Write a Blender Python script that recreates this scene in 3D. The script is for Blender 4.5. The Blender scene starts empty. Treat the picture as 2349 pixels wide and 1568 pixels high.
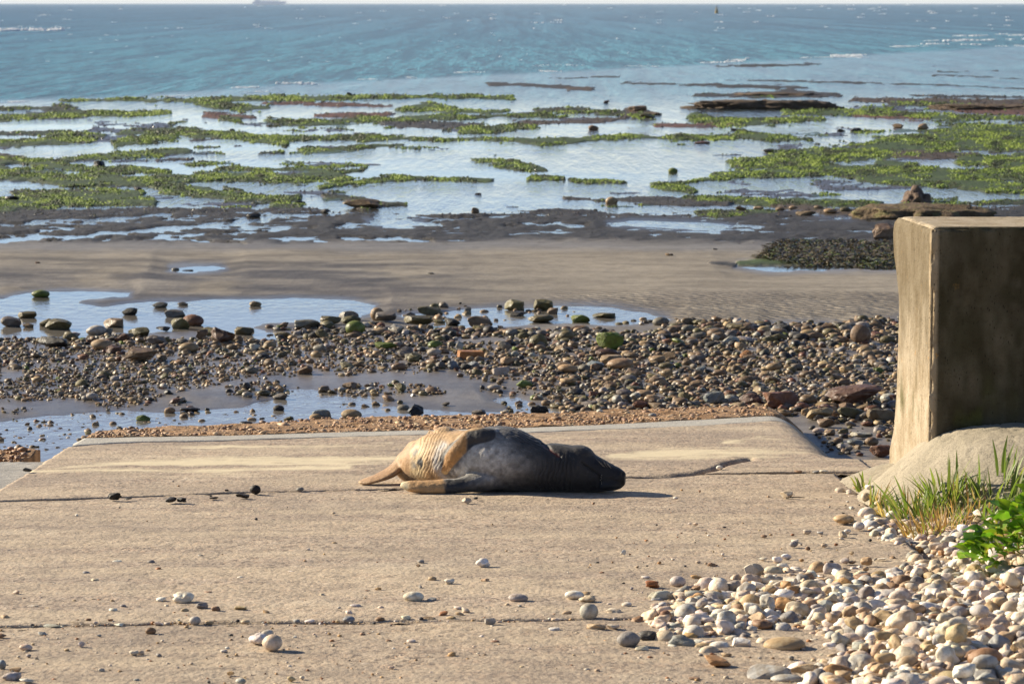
import bpy, math, random
import numpy as np
from mathutils import Vector, Matrix

S = bpy.context.scene
COL = S.collection
random.seed(7)
RNG = np.random.default_rng(7)

# ------------------------------------------------------------------ camera, sky, sun, exposure
F, CX, CY = 7000.0, 1174.5, 784.0          # focal length in pixels of a 2349 px wide picture
CAMH = 2.41
PITCH = math.atan((CY - 8.0) / F)
cam_d = bpy.data.cameras.new("camera")
cam = bpy.data.objects.new("camera", cam_d)
COL.objects.link(cam)
cam.location = (0, 0, CAMH)
cam.rotation_euler = (math.pi / 2 - PITCH, 0, 0)
cam_d.sensor_width = 36.0
cam_d.lens = 36.0 * F / 2349.0
cam_d.clip_start = 0.1
cam_d.clip_end = 60000
cam_d.dof.use_dof = True
cam_d.dof.focus_distance = 14.9
cam_d.dof.aperture_fstop = 10.0
S.camera = cam

SUN_EL = math.radians(24)
SUN_AZ = math.radians(28)                  # how far the sun stands beyond the left-right line
sun_dir = Vector((-math.cos(SUN_AZ) * math.cos(SUN_EL), math.sin(SUN_AZ) * math.cos(SUN_EL), math.sin(SUN_EL)))
W = bpy.data.worlds.new("World")
S.world = W
W.use_nodes = True
nt = W.node_tree
nt.nodes.clear()
o_ = nt.nodes.new("ShaderNodeOutputWorld")
b_ = nt.nodes.new("ShaderNodeBackground")
sky = nt.nodes.new("ShaderNodeTexSky")
sky.sky_type = 'NISHITA'
sky.sun_disc = False
sky.sun_elevation = SUN_EL
sky.sun_rotation = math.atan2(sun_dir.x, sun_dir.y)
sky.air_density = 1.0
sky.altitude = 3000.0
sky.dust_density = 0.0
sky.ozone_density = 2.0
b_.inputs[1].default_value = 0.068
tint = nt.nodes.new("ShaderNodeMix")          # white balance of the whole sky
tint.data_type = 'RGBA'; tint.blend_type = 'MULTIPLY'; tint.inputs[0].default_value = 1.0
tint.inputs[7].default_value = (1.06, 0.98, 1.0, 1)
nt.links.new(sky.outputs[0], tint.inputs[6])
nt.links.new(tint.outputs[2], b_.inputs[0])
nt.links.new(b_.outputs[0], o_.inputs[0])
sl = bpy.data.lights.new("sun", 'SUN')
sl.energy = 5.0
sl.angle = math.radians(0.5)
sl.color = (1.0, 0.88, 0.68)
so = bpy.data.objects.new("sun", sl)
so.rotation_euler = sun_dir.to_track_quat('Z', 'Y').to_euler()
so.location = (-20, 20, 20)
COL.objects.link(so)
vs = S.view_settings
vs.view_transform = 'Standard'
vs.look = 'None'
vs.gamma = 1.0
vs.exposure = 1.12
vs.use_curve_mapping = False

# ------------------------------------------------------------------ geometry helpers
CP, SP = math.cos(PITCH), math.sin(PITCH)
BEACH = -0.5

def ray(px, py):
    a = (np.asarray(px, float) - CX) / F
    b = -(np.asarray(py, float) - CY) / F
    return a, CP + b * SP, -SP + b * CP

def at_z(px, py, z=BEACH):
    dx, dy, dz = ray(px, py)
    t = (z - CAMH) / dz
    return dx * t, dy * t

RA, RB = 0.8, -0.0533                       # slipway plane z = RA + RB*y
def ramp_z(y):
    return RA + RB * np.asarray(y, float)

def at_ramp(px, py):
    dx, dy, dz = ray(px, py)
    t = (RA - CAMH) / (dz - RB * dy)
    return dx * t, dy * t

def project(x, y, z):
    x = np.asarray(x, float); y = np.asarray(y, float); z = np.asarray(z, float) - CAMH
    f = y * CP - z * SP
    u = y * SP + z * CP
    return CX + F * x / f, CY - F * u / f

def _hash(i, j, k, seed):
    with np.errstate(over='ignore'):
        h = (i.astype(np.uint32) * np.uint32(374761393)) ^ (j.astype(np.uint32) * np.uint32(668265263)) ^ (k.astype(np.uint32) * np.uint32(2147483647 - 5)) ^ np.uint32((seed * 974711) & 0xffffffff)
        h = (h ^ (h >> np.uint32(13))) * np.uint32(1274126177)
        h = (h ^ (h >> np.uint32(15))) * np.uint32(2246822519)
        h = h ^ (h >> np.uint32(16))
    return h.astype(np.float64) / 4294967295.0

def vnoise(x, y, z=None, seed=0):
    x = np.asarray(x, float); y = np.asarray(y, float)
    z = np.zeros_like(x) if z is None else np.asarray(z, float)
    x, y, z = np.broadcast_arrays(x, y, z)
    xi, yi, zi = np.floor(x), np.floor(y), np.floor(z)
    fx, fy, fz = x - xi, y - yi, z - zi
    fx = fx * fx * (3 - 2 * fx); fy = fy * fy * (3 - 2 * fy); fz = fz * fz * (3 - 2 * fz)
    xi = xi.astype(np.int64); yi = yi.astype(np.int64); zi = zi.astype(np.int64)
    r = 0
    for a in (0, 1):
        for b in (0, 1):
            for c in (0, 1):
                w = (fx if a else 1 - fx) * (fy if b else 1 - fy) * (fz if c else 1 - fz)
                r = r + w * _hash(xi + a, yi + b, zi + c, seed)
    return r * 2 - 1

def fbm(x, y, z=None, oct=4, seed=0):
    s, a, t = 0, 1.0, 0
    for o in range(oct):
        f = 2.0 ** o
        s = s + a * vnoise(np.asarray(x) * f, np.asarray(y) * f, None if z is None else np.asarray(z) * f, seed + o)
        t += a; a *= 0.5
    return s / t

def sstep(a, b, x):
    t = np.clip((np.asarray(x, float) - a) / (b - a), 0, 1)
    return t * t * (3 - 2 * t)

def poly_sd(px, py, poly):
    """signed distance to a polygon, positive inside"""
    px = np.asarray(px, float); py = np.asarray(py, float)
    d = np.full(px.shape, 1e18); ins = np.zeros(px.shape, bool)
    n = len(poly)
    for i in range(n):
        x0, y0 = poly[i]; x1, y1 = poly[(i + 1) % n]
        ex, ey = x1 - x0, y1 - y0
        t = np.clip(((px - x0) * ex + (py - y0) * ey) / (ex * ex + ey * ey + 1e-9), 0, 1)
        d = np.minimum(d, (px - x0 - t * ex) ** 2 + (py - y0 - t * ey) ** 2)
        c = ((y0 > py) != (y1 > py))
        xx = x0 + (py - y0) * ex / (ey if abs(ey) > 1e-9 else 1e-9)
        ins ^= c & (px < xx)
    d = np.sqrt(d)
    return np.where(ins, d, -d)

def line_d(px, py, pts, r=None, ysc=1.0):
    """distance to a polyline (y stretched by ysc); with r a list of radii returns d - r"""
    px = np.asarray(px, float); py = np.asarray(py, float) * ysc
    best = np.full(px.shape, 1e18)
    for i in range(len(pts) - 1):
        x0, y0 = pts[i][0], pts[i][1] * ysc; x1, y1 = pts[i + 1][0], pts[i + 1][1] * ysc
        ex, ey = x1 - x0, y1 - y0
        t = np.clip(((px - x0) * ex + (py - y0) * ey) / (ex * ex + ey * ey + 1e-9), 0, 1)
        d = np.sqrt((px - x0 - t * ex) ** 2 + (py - y0 - t * ey) ** 2)
        if r is not None:
            d = d - ((1 - t) * r[i] + t * r[i + 1])
        best = np.minimum(best, d)
    return best

def mesh_np(name, V, Fc, cols=None, attrs=None, smooth=True):
    """V (n,3), Fc (m,k) with k 3 or 4; cols per-vertex rgb; attrs dict of per-vertex floats"""
    V = np.ascontiguousarray(V, np.float32); Fc = np.ascontiguousarray(Fc, np.int32)
    m = bpy.data.meshes.new(name)
    m.vertices.add(len(V)); m.vertices.foreach_set("co", V.ravel())
    k = Fc.shape[1]
    m.loops.add(Fc.size); m.loops.foreach_set("vertex_index", Fc.ravel())
    m.polygons.add(len(Fc))
    m.polygons.foreach_set("loop_start", np.arange(0, Fc.size, k, dtype=np.int32))
    m.polygons.foreach_set("loop_total", np.full(len(Fc), k, np.int32))
    m.polygons.foreach_set("use_smooth", np.full(len(Fc), smooth, bool))
    m.update(calc_edges=True)
    m.validate()
    if cols is not None:
        a = m.attributes.new("Col", 'FLOAT_COLOR', 'POINT')
        c = np.ones((len(V), 4), np.float32); c[:, :3] = cols
        a.data.foreach_set("color", c.ravel())
    for kx, v in (attrs or {}).items():
        a = m.attributes.new(kx, 'FLOAT', 'POINT')
        a.data.foreach_set("value", np.ascontiguousarray(v, np.float32).ravel())
    return m

def grid_faces(nr, nc):
    i = np.arange(nr * nc).reshape(nr, nc)
    return np.stack([i[:-1, :-1], i[:-1, 1:], i[1:, 1:], i[1:, :-1]], -1).reshape(-1, 4)

def link(name, mesh, mat=None, parent=None, loc=None, label=None, cat=None, group=None, kind=None):
    o = bpy.data.objects.new(name, mesh)
    COL.objects.link(o)
    if mat is not None and mesh is not None and not mesh.materials:
        mesh.materials.append(mat)
    if parent is not None:
        o.parent = parent
    if loc is not None:
        o.location = loc
    tag(o, label, cat, group, kind)
    return o

def tag(o, label=None, cat=None, group=None, kind=None):
    for k, v in (("label", label), ("category", cat), ("group", group), ("kind", kind)):
        if v:
            o[k] = v

# ------------------------------------------------------------------ material helpers
class NT:
    def __init__(s, name):
        s.m = bpy.data.materials.new(name)
        s.m.use_nodes = True
        s.t = s.m.node_tree
        s.b = s.t.nodes["Principled BSDF"]
    def n(s, typ, **kw):
        nd = s.t.nodes.new("ShaderNode" + typ)
        for k, v in kw.items():
            setattr(nd, k, v)
        return nd
    def l(s, a, b):
        s.t.links.new(a, b)
    def val(s, x, sock):
        if hasattr(x, "is_output"):
            s.l(x, sock)
        else:
            sock.default_value = x
    def attr(s, name, out="Fac"):
        return s.n("Attribute", attribute_name=name).outputs[out]
    def coord(s, which="Object"):
        return s.n("TexCoord").outputs[which]
    def mapping(s, vec, scale):
        mp = s.n("Mapping")
        s.l(vec, mp.inputs[0]); mp.inputs["Scale"].default_value = scale
        return mp.outputs[0]
    def noise(s, vec, scale, detail=4, rough=0.55, out=0):
        nd = s.n("TexNoise")
        s.l(vec, nd.inputs["Vector"])
        nd.inputs["Scale"].default_value = scale; nd.inputs["Detail"].default_value = detail; nd.inputs["Roughness"].default_value = rough
        return nd.outputs[out]
    def voro(s, vec, scale, out="Distance", feature='F1'):
        nd = s.n("TexVoronoi", feature=feature)
        s.l(vec, nd.inputs["Vector"]); nd.inputs["Scale"].default_value = scale
        return nd.outputs[out]
    def ramp(s, fac, *stops):
        nd = s.n("ValToRGB")
        s.l(fac, nd.inputs[0])
        e = nd.color_ramp.elements
        while len(e) < len(stops):
            e.new(0.5)
        for q, (p, c) in zip(e, stops):
            q.position = p
            q.color = (c, c, c, 1) if isinstance(c, (int, float)) else (*c, 1)
        return nd.outputs[0]
    def mix(s, f, a, b, mode='MIX'):
        nd = s.n("Mix", data_type='RGBA', blend_type=mode)
        s.val(f, nd.inputs[0])
        for x, sk in ((a, nd.inputs[6]), (b, nd.inputs[7])):
            if hasattr(x, "is_output"): s.l(x, sk)
            else: sk.default_value = (*x, 1) if len(x) == 3 else x
        return nd.outputs[2]
    def math(s, op, a, b=0.0):
        nd = s.n("Math", operation=op)
        s.val(a, nd.inputs[0]); s.val(b, nd.inputs[1])
        return nd.outputs[0]
    def bump(s, h, strength=0.5, dist=0.01, normal=None):
        nd = s.n("Bump")
        s.l(h, nd.inputs["Height"]); s.val(strength, nd.inputs["Strength"]); s.val(dist, nd.inputs["Distance"])
        if normal is not None: s.l(normal, nd.inputs["Normal"])
        return nd.outputs[0]
    def fin(s, base=None, rough=None, normal=None, spec=None):
        if base is not None: s.val(base if hasattr(base, "is_output") else (*base, 1), s.b.inputs["Base Color"])
        if rough is not None: s.val(rough, s.b.inputs["Roughness"])
        if normal is not None: s.l(normal, s.b.inputs["Normal"])
        if spec is not None: s.val(spec, s.b.inputs["Specular IOR Level"])
        return s.m

def mat_concrete():
    """exposed-aggregate slipway: flint chips in buff mortar, blown sand where the Sand attribute says"""
    k = NT("exposed_aggregate")
    co = k.coord("Object")
    big = k.noise(co, 1.3, 5)
    big2 = k.noise(k.mapping(co, (0.35, 2.2, 1)), 1.6, 4)
    chip = k.voro(k.mapping(co, (1.0, 0.7, 1.0)), 48, "Color")
    chipd = k.voro(k.mapping(co, (1.0, 0.7, 1.0)), 48)
    gz = k.mapping(co, (1.0, 0.75, 1.0))
    fine = k.noise(gz, 95, 3, 0.7)
    mid = k.noise(gz, 17, 4, 0.6)
    col = k.attr("Col", "Color")
    c = k.mix(0.42, col, k.ramp(k.math('MULTIPLY', chip, 1.0), (0.0, (.12, .10, .09)), (0.3, (.30, .23, .16)), (0.55, (.42, .34, .25)), (0.8, (.40, .24, .14)), (1.0, (.62, .56, .48))))
    pit = k.noise(gz, 30, 4, 0.78)
    c = k.mix(k.ramp(fine, (0.36, 0.55), (0.52, 0.0)), c, (.10, .075, .055))
    c = k.mix(k.ramp(pit, (0.39, 0.95), (0.465, 0.0)), c, (.10, .072, .052))
    c = k.mix(k.ramp(pit, (0.58, 0.0), (0.66, 0.5)), c, (.60, .50, .37))
    c = k.mix(k.ramp(big, (0.38, 0.0), (0.66, 0.55)), c, (.22, .175, .135))
    c = k.mix(k.ramp(big2, (0.42, 0.0), (0.62, 0.45)), c, (.50, .40, .27))
    worn = k.noise(co, 5.0, 7, 0.78); scuff = k.noise(k.mapping(co, (.6, 1, 1)), 2.6, 6, 0.7)
    c = k.mix(k.ramp(worn, (0.50, 0.0), (0.60, 0.50)), c, (.20, .155, .115))
    c = k.mix(k.ramp(scuff, (0.56, 0.0), (0.66, 0.40)), c, (.52, .43, .31))
    sand = k.attr("Sand")
    c = k.mix(sand, c, k.mix(k.noise(co, 60, 3), (.50, .42, .27), (.60, .51, .35)))
    h = k.math('ADD', k.math('MULTIPLY', chipd, -0.8), k.math('ADD', k.math('MULTIPLY', fine, 0.7), k.math('ADD', k.math('MULTIPLY', mid, 1.6), k.math('MULTIPLY', pit, 2.2))))
    st = k.math('MULTIPLY', k.math('SUBTRACT', 1.0, k.math('MULTIPLY', sand, 0.85)), 0.55)
    return k.fin(c, 0.85, k.bump(h, st, 0.006), 0.3)

def mat_plain_concrete(name, a, b, streak=False):
    k = NT(name)
    co = k.coord("Object")
    n1 = k.noise(co, 3.0, 6, 0.6); n2 = k.noise(co, 120, 3, 0.7); n3 = k.noise(co, 28, 5, 0.65)
    c = k.mix(k.ramp(n1, (0.3, 0), (0.7, 1)), a, b)
    c = k.mix(k.ramp(n3, (0.5, 0.0), (0.72, 0.45)), c, tuple(x * .55 for x in a))
    c = k.mix(k.ramp(n2, (0.40, 0.5), (0.5, 0.0)), c, tuple(x * .4 for x in a))
    h = k.math('ADD', n2, k.math('MULTIPLY', n3, 1.5))
    return k.fin(c, 0.85, k.bump(h, 0.6, 0.006), 0.3)

def mat_wall():
    """weathered sea-wall concrete; Col carries its stains"""
    k = NT("weathered_concrete")
    co = k.coord("Object")
    col = k.attr("Col", "Color")
    st = k.mix(0.55, k.noise(k.mapping(co, (4.5, 4.5, 1.0)), 2.4, 6, 0.75), k.noise(co, 5.5, 6, 0.7))
    spk = k.noise(co, 170, 2, 0.7); n3 = k.noise(co, 40, 5, 0.7)
    pit = k.voro(co, 46)
    hole = k.voro(k.mapping(co, (1, 1, .45)), 60)
    hsel = k.noise(co, 9, 3, .6)
    c = k.mix(k.ramp(st, (0.42, 0.0), (0.60, 0.75)), col, k.mix(1.0, col, (.55, .48, .36), 'MULTIPLY'))
    c = k.mix(k.ramp(spk, (0.62, 0.0), (0.70, 0.30)), c, k.mix(1.0, col, (1.8, 1.75, 1.7), 'MULTIPLY'))
    c = k.mix(k.ramp(n3, (0.30, 0.6), (0.44, 0.0)), c, k.mix(1.0, c, (.35, .33, .28), 'MULTIPLY'))
    c = k.mix(k.math('MULTIPLY', k.ramp(hole, (0.10, 1.0), (0.22, 0.0)), k.ramp(hsel, (0.45, 0.0), (0.55, .9))), c, k.mix(1.0, c, (.18, .16, .13), 'MULTIPLY'))
    lich = k.noise(co, 12, 4, 0.75)
    c = k.mix(k.math('MULTIPLY', k.ramp(lich, (0.66, 0.0), (0.70, 1.0)), k.attr("Lich")), c, (.52, .25, .03))
    h = k.math('ADD', k.math('MULTIPLY', n3, 1.4), k.math('ADD', k.math('MULTIPLY', spk, 0.5), k.math('MULTIPLY', k.ramp(pit, (0.0, 0.0), (0.16, 1.0)), 1.0)))
    return k.fin(c, 0.88, k.bump(h, 0.9, 0.007), 0.15)

def mat_stone(name, from_attr, rough, mott=0.5, wet=False, bstr=0.5):
    k = NT(name)
    if from_attr:
        base = k.attr("Col", "Color"); co = k.n("NewGeometry").outputs["Position"]; sc = 22.0
    else:
        oi = k.n("ObjectInfo"); base = oi.outputs["Color"]
        co0 = k.n("NewGeometry").outputs["Position"]; co = co0; sc = 26.0
    n1 = k.noise(co, sc, 4, 0.6); n2 = k.noise(co, sc * 6, 3, 0.7); n3 = k.noise(co, sc * 0.6, 2)
    c = k.mix(k.math('MULTIPLY', k.ramp(n1, (0.45, 0.0), (0.56, 1.0)), mott), base, k.mix(1.0, base, (.56, .43, .29), 'MULTIPLY'))
    c = k.mix(k.math('MULTIPLY', k.ramp(n3, (0.52, 0.0), (0.66, 1.0)), mott * .8), c, k.mix(1.0, base, (1.25, 1.22, 1.2), 'MULTIPLY'))
    c = k.mix(k.ramp(n2, (0.34, 0.5), (0.44, 0.0)), c, k.mix(1.0, base, (.45, .4, .34), 'MULTIPLY'))
    h = k.math('ADD', k.math('MULTIPLY', n1, 1.0), k.math('MULTIPLY', n2, 0.35))
    r = rough
    if wet:
        r = k.ramp(n3, (0.4, rough), (0.6, min(1, rough + 0.35)))
    return k.fin(c, r, k.bump(h, bstr, 0.008), 0.38 if wet else 0.35)

def mat_attr(name, rough, scale=40, bstr=0.5, bd=0.01, spec=0.4, var=0.35):
    k = NT(name)
    co = k.n("NewGeometry").outputs["Position"]
    base = k.attr("Col", "Color")
    n1 = k.noise(co, scale, 4, 0.6)
    c = k.mix(k.math('MULTIPLY', k.ramp(n1, (0.35, 1.0), (0.6, 0.0)), var), base, k.mix(1.0, base, (.4, .38, .34), 'MULTIPLY'))
    return k.fin(c, rough, k.bump(n1, bstr, bd), spec)

def mat_foreshore():
    k = NT("wet_foreshore")
    co = k.n("NewGeometry").outputs["Position"]
    base = k.attr("Col", "Color"); wet = k.attr("Wet"); rip = k.attr("Rip"); rug = k.attr("Rug")
    n1 = k.noise(co, 7, 6, 0.65); n2 = k.noise(co, 45, 4, 0.65); n0 = k.noise(k.mapping(co, (0.5, 1.6, 1)), 1.2, 5, 0.6)
    c = k.mix(k.ramp(n0, (0.42, 0.0), (0.62, 0.55)), base, k.mix(1.0, base, (.50, .48, .46), 'MULTIPLY'))
    c = k.mix(k.math('MULTIPLY', k.ramp(n1, (0.36, 1.0), (0.54, 0.0)), 0.45), c, k.mix(1.0, base, (.42, .40, .38), 'MULTIPLY'))
    wv = k.n("TexWave", wave_type='BANDS', bands_direction='DIAGONAL')
    k.l(k.mapping(co, (1.0, 1.0, 0.0)), wv.inputs[0]); wv.inputs["Scale"].default_value = 3.2; wv.inputs["Distortion"].default_value = 3.0; wv.inputs["Detail"].default_value = 2.0; wv.inputs["Detail Scale"].default_value = 1.5
    h = k.math('ADD', k.math('MULTIPLY', n1, k.math('ADD', 0.25, k.math('MULTIPLY', rug, 2.0))), k.math('ADD', k.math('MULTIPLY', n2, 0.25), k.math('MULTIPLY', wv.outputs["Fac"], k.math('MULTIPLY', rip, 1.6))))
    rough = k.math('SUBTRACT', 0.9, k.math('MULTIPLY', wet, 0.68))
    st = k.math('SUBTRACT', 0.9, k.math('MULTIPLY', wet, 0.55))
    return k.fin(c, rough, k.bump(h, st, 0.03), k.math('ADD', 0.25, k.math('MULTIPLY', wet, 0.25)))

def mat_sea():
    k = NT("sea_water")
    co = k.n("NewGeometry").outputs["Position"]
    deep = k.attr("DeepOrSky"); rip = k.attr("Ripple"); far = k.attr("Far")
    w1 = k.noise(k.mapping(co, (3.0, 0.30, 1)), 1.0, 5, 0.68)     # wind waves, near water
    w0 = k.noise(k.mapping(co, (0.9, 0.045, 1)), 1.0, 5, 0.68)
    wf = k.noise(k.mapping(co, (0.30, 0.006, 1)), 1.0, 6, 0.70)
    wb = k.noise(k.mapping(co, (0.5, 1.0, 1)), 0.02, 4, 0.6)
    w2 = k.noise(k.mapping(co, (1.0, 0.6, 1)), 9.0, 3, 0.6)        # pool ripples
    patch = k.noise(k.mapping(co, (0.35, 1.0, 1)), 0.16, 4, 0.6)
    mot = k.math('ADD', k.math('MULTIPLY', w1, 0.45), k.math('ADD', k.math('MULTIPLY', w0, 0.55), k.math('MULTIPLY', far, k.math('SUBTRACT', wf, w0))))
    turq = k.mix(k.ramp(mot, (0.455, 0.0), (0.545, 1.0)), (.006, .058, .080), (.050, .205, .250))  # dark wave faces and light crests painted in from the wave noise
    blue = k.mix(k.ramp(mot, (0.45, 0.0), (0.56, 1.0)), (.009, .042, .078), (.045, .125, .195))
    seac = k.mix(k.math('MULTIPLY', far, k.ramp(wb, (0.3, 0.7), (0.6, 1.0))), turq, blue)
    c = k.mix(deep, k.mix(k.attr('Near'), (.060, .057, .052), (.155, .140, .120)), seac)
    h1 = k.math('MULTIPLY', k.math('ADD', k.math('MULTIPLY', k.math('SUBTRACT', w1, 0.5), 0.5), k.math('ADD', k.math('MULTIPLY', k.math('SUBTRACT', w0, 0.5), 2.2), k.math('MULTIPLY', k.math('MULTIPLY', k.math('SUBTRACT', wf, 0.5), far), 8.0))), deep)
    h2 = k.math('MULTIPLY', w2, k.math('MULTIPLY', rip, k.math('MULTIPLY', k.ramp(patch, (0.36, 0.15), (0.60, 1.0)), 0.016)))
    h3 = k.math('MULTIPLY', k.math('MULTIPLY', k.math('SUBTRACT', w1, 0.5), k.attr("Swell")), k.ramp(patch, (0.36, 0.25), (0.56, 1.0)))
    h2 = k.math('ADD', h2, h3)
    rough = k.math('ADD', 0.04, k.math('MULTIPLY', deep, 0.22))
    m = k.fin(c, rough, k.bump(k.math('ADD', h1, h2), 1.0, 1.0), k.math('SUBTRACT', 0.5, k.math('MULTIPLY', deep, 0.42)))
    k.b.inputs["IOR"].default_value = 1.33
    return m

def mat_leafy(name, rough, tr, var=.25):
    m = mat_attr(name, rough, 30, 0.2, 0.004, 0.45, var)
    t = m.node_tree
    out = next(n for n in t.nodes if n.type == 'OUTPUT_MATERIAL'); pb = t.nodes["Principled BSDF"]
    tl = t.nodes.new("ShaderNodeBsdfTranslucent"); mx = t.nodes.new("ShaderNodeMixShader")
    at = t.nodes.new("ShaderNodeAttribute"); at.attribute_name = "Col"
    g = t.nodes.new("ShaderNodeMix"); g.data_type = 'RGBA'; g.blend_type = 'MULTIPLY'; g.inputs[0].default_value = 1.0; g.inputs[7].default_value = (1.5, 1.5, .8, 1)
    t.links.new(at.outputs["Color"], g.inputs[6]); t.links.new(g.outputs[2], tl.inputs[0])
    mx.inputs[0].default_value = tr
    t.links.new(pb.outputs[0], mx.inputs[1]); t.links.new(tl.outputs[0], mx.inputs[2]); t.links.new(mx.outputs[0], out.inputs[0])
    return m
# ------------------------------------------------------------------ materials
M_SLAB = mat_concrete()
M_BAND = mat_plain_concrete("band_concrete", (.36, .34, .30), (.46, .43, .37))
M_APRON = mat_plain_concrete("apron_concrete", (.24, .225, .20), (.40, .375, .335))
M_AGG = mat_attr("coarse_aggregate", 0.85, 60, 1.0, 0.02, 0.3, 0.6)
M_WALL = mat_wall()
M_FOOT = mat_plain_concrete("footing_concrete", (.28, .24, .17), (.38, .325, .24))
M_SHORE = mat_foreshore()
M_SEA = mat_sea()
M_STONE = mat_stone("dry_flint", False, 0.62, 0.55)
M_STONE_A = mat_stone("dry_flint_mass", True, 0.62, 0.55)
M_WET = mat_stone("wet_stone", False, 0.42, 0.6, True, 0.8)
M_WET_A = mat_stone("wet_stone_mass", True, 0.38, 0.6, True, 0.6)
M_ROCK = mat_attr("dark_rock", 0.8, 16, 1.0, 0.05, 0.3, 0.7)
M_ALGAE = mat_attr("green_algae", 0.6, 30, 0.6, 0.03, 0.4, 0.55)
M_WEED = mat_attr("brown_seaweed", 0.35, 60, 0.4, 0.01, 0.5, 0.5)
M_LEAF = mat_leafy("leaf_green", 0.36, .40)
M_GRASS = mat_leafy("grass_blade", 0.5, .40)
M_FOAM = mat_attr("foam_white", 0.8, 3, 0.2, 0.05, 0.3, 0.1)
M_PAINT = mat_attr("ship_paint", 0.6, 0.05, 0.0, 0.01, 0.3, 0.1)

# ------------------------------------------------------------------ slipway (structure): slabs with recessed joints
slip = bpy.data.objects.new("slipway", None)
COL.objects.link(slip)
tag(slip, "buff concrete slipway of long slabs running down to the shore", None, None, "structure")

def curve_y(pts, wob=0.03):
    w = [at_ramp(a, b) for a, b in pts]
    xs = np.array([float(q[0]) for q in w]); ys = np.array([float(q[1]) for q in w])
    o = np.argsort(xs)
    return lambda x: np.interp(x, xs[o], ys[o]) + wob * fbm(np.asarray(x) * 1.6, np.asarray(x) * 0 + 7.7, oct=4, seed=19)

J2 = curve_y([(-300, 1440), (0, 1437), (300, 1432), (600, 1428), (1174, 1423), (2400, 1414)])
J1 = curve_y([(-200, 1153), (0, 1150), (150, 1144), (300, 1137), (585, 1128), (940, 1119), (1440, 1095), (1640, 1086), (1960, 1083)])
BL = curve_y([(147, 1023), (250, 1015), (323, 1011), (584, 1006), (900, 998), (1174, 992), (1368, 985), (1577, 976), (1785, 962)])
BU = curve_y([(169, 1004), (323, 1000), (584, 996), (900, 988), (1174, 981), (1368, 974), (1577, 962), (1770, 951)])
ST = curve_y([(178, 991), (373, 980.5), (584, 970.6), (751, 958), (1070, 952), (1355, 944), (1577, 934.5), (1752, 929)])
XL = -2.56

def drop(x, y):
    s = sstep(16.65, 17.2, y)
    t = np.clip((x - 1.64) / 0.26, 0, 1.2)
    return s * 0.13 * t ** 2.2

def crack(px, py):
    d = line_d(px, py, [(1440, 1096), (1540, 1090), (1600, 1084), (1640, 1075), (1668, 1062), (1690, 1057), (1720, 1052)], ysc=2.2)
    return np.exp(-(d / 6.0) ** 2) * sstep(1430, 1640, px)

def slab_surf(x, y, rough=0.0025, seed=1):
    px, py = project(x, y, ramp_z(y))
    z = ramp_z(y) - drop(x, y)
    z = z + 0.010 * fbm(x * 0.7, y * 0.7, seed=seed, oct=3)
    z = z + rough * .9 * fbm(x * 14, y * 14, seed=seed + 5, oct=2) + rough * 1.2 * fbm(x * 5, y * 5, seed=seed + 9, oct=2)
    z = z - 0.05 * crack(px, py)
    return z

def slab(name, xl, xr, y0f, y1f, nx, ny, mat, rough, seed, gap=0.010, colf=None, label=None, skirt=0.42, sandf=None, edge=0.006):
    u = np.linspace(0, 1, nx)[None, :]; v = np.linspace(0, 1, ny)[:, None]
    x = (xl + (xr - xl) * u) * np.ones_like(v)
    j0 = 0.012 * fbm(x * 9, x * 0 + seed, oct=4, seed=seed); j1 = 0.012 * fbm(x * 9, x * 0 + seed + 3.3, oct=4, seed=seed + 1)
    y0 = y0f(x) + gap + np.abs(j0); y1 = y1f(x) - gap - np.abs(j1)
    vv = v ** 0.85 if ny > 60 else v
    y = y0 * (1 - vv) + y1 * vv
    x = x + np.where(u <= 0, 0.012 * fbm(y * 5, y * 0 + 9, oct=4, seed=seed + 2), 0)
    z = slab_surf(x, y, rough, seed)
    e = np.minimum(y - y0, y1 - y); z = z - edge * np.exp(-np.clip(e, 0, 9) / 0.012) * (1 + fbm(x * 14, y * 14, seed=seed + 7))
    nv = nx * ny
    V = np.stack([x, y, z], -1).reshape(-1, 3)
    Fc = grid_faces(ny, nx)
    idx = np.arange(nv).reshape(ny, nx)
    loop = np.concatenate([idx[0, :], idx[1:, -1], idx[-1, -2::-1], idx[-2:0:-1, 0]])
    low = V[loop].copy(); low[:, 2] -= skirt
    n = len(loop); a = np.arange(n); b = (a + 1) % n
    Fs = np.stack([loop[a], nv + a, nv + b, loop[b]], -1)
    col = np.tile(np.array([[.43, .34, .245]]), (nv + n, 1)) if colf is None else colf(np.vstack([V, low]))
    sand = np.zeros(nv + n) if sandf is None else sandf(np.vstack([V, low]))
    m = mesh_np(name, np.vstack([V, low]), np.vstack([Fc, Fs]), col, {"Sand": sand})
    # keep the top smooth and the sides flat
    fl = np.ones(len(Fc) + n, bool); fl[len(Fc):] = False
    m.polygons.foreach_set("use_smooth", fl)
    return link(name, m, mat, slip, label=label)

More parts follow.
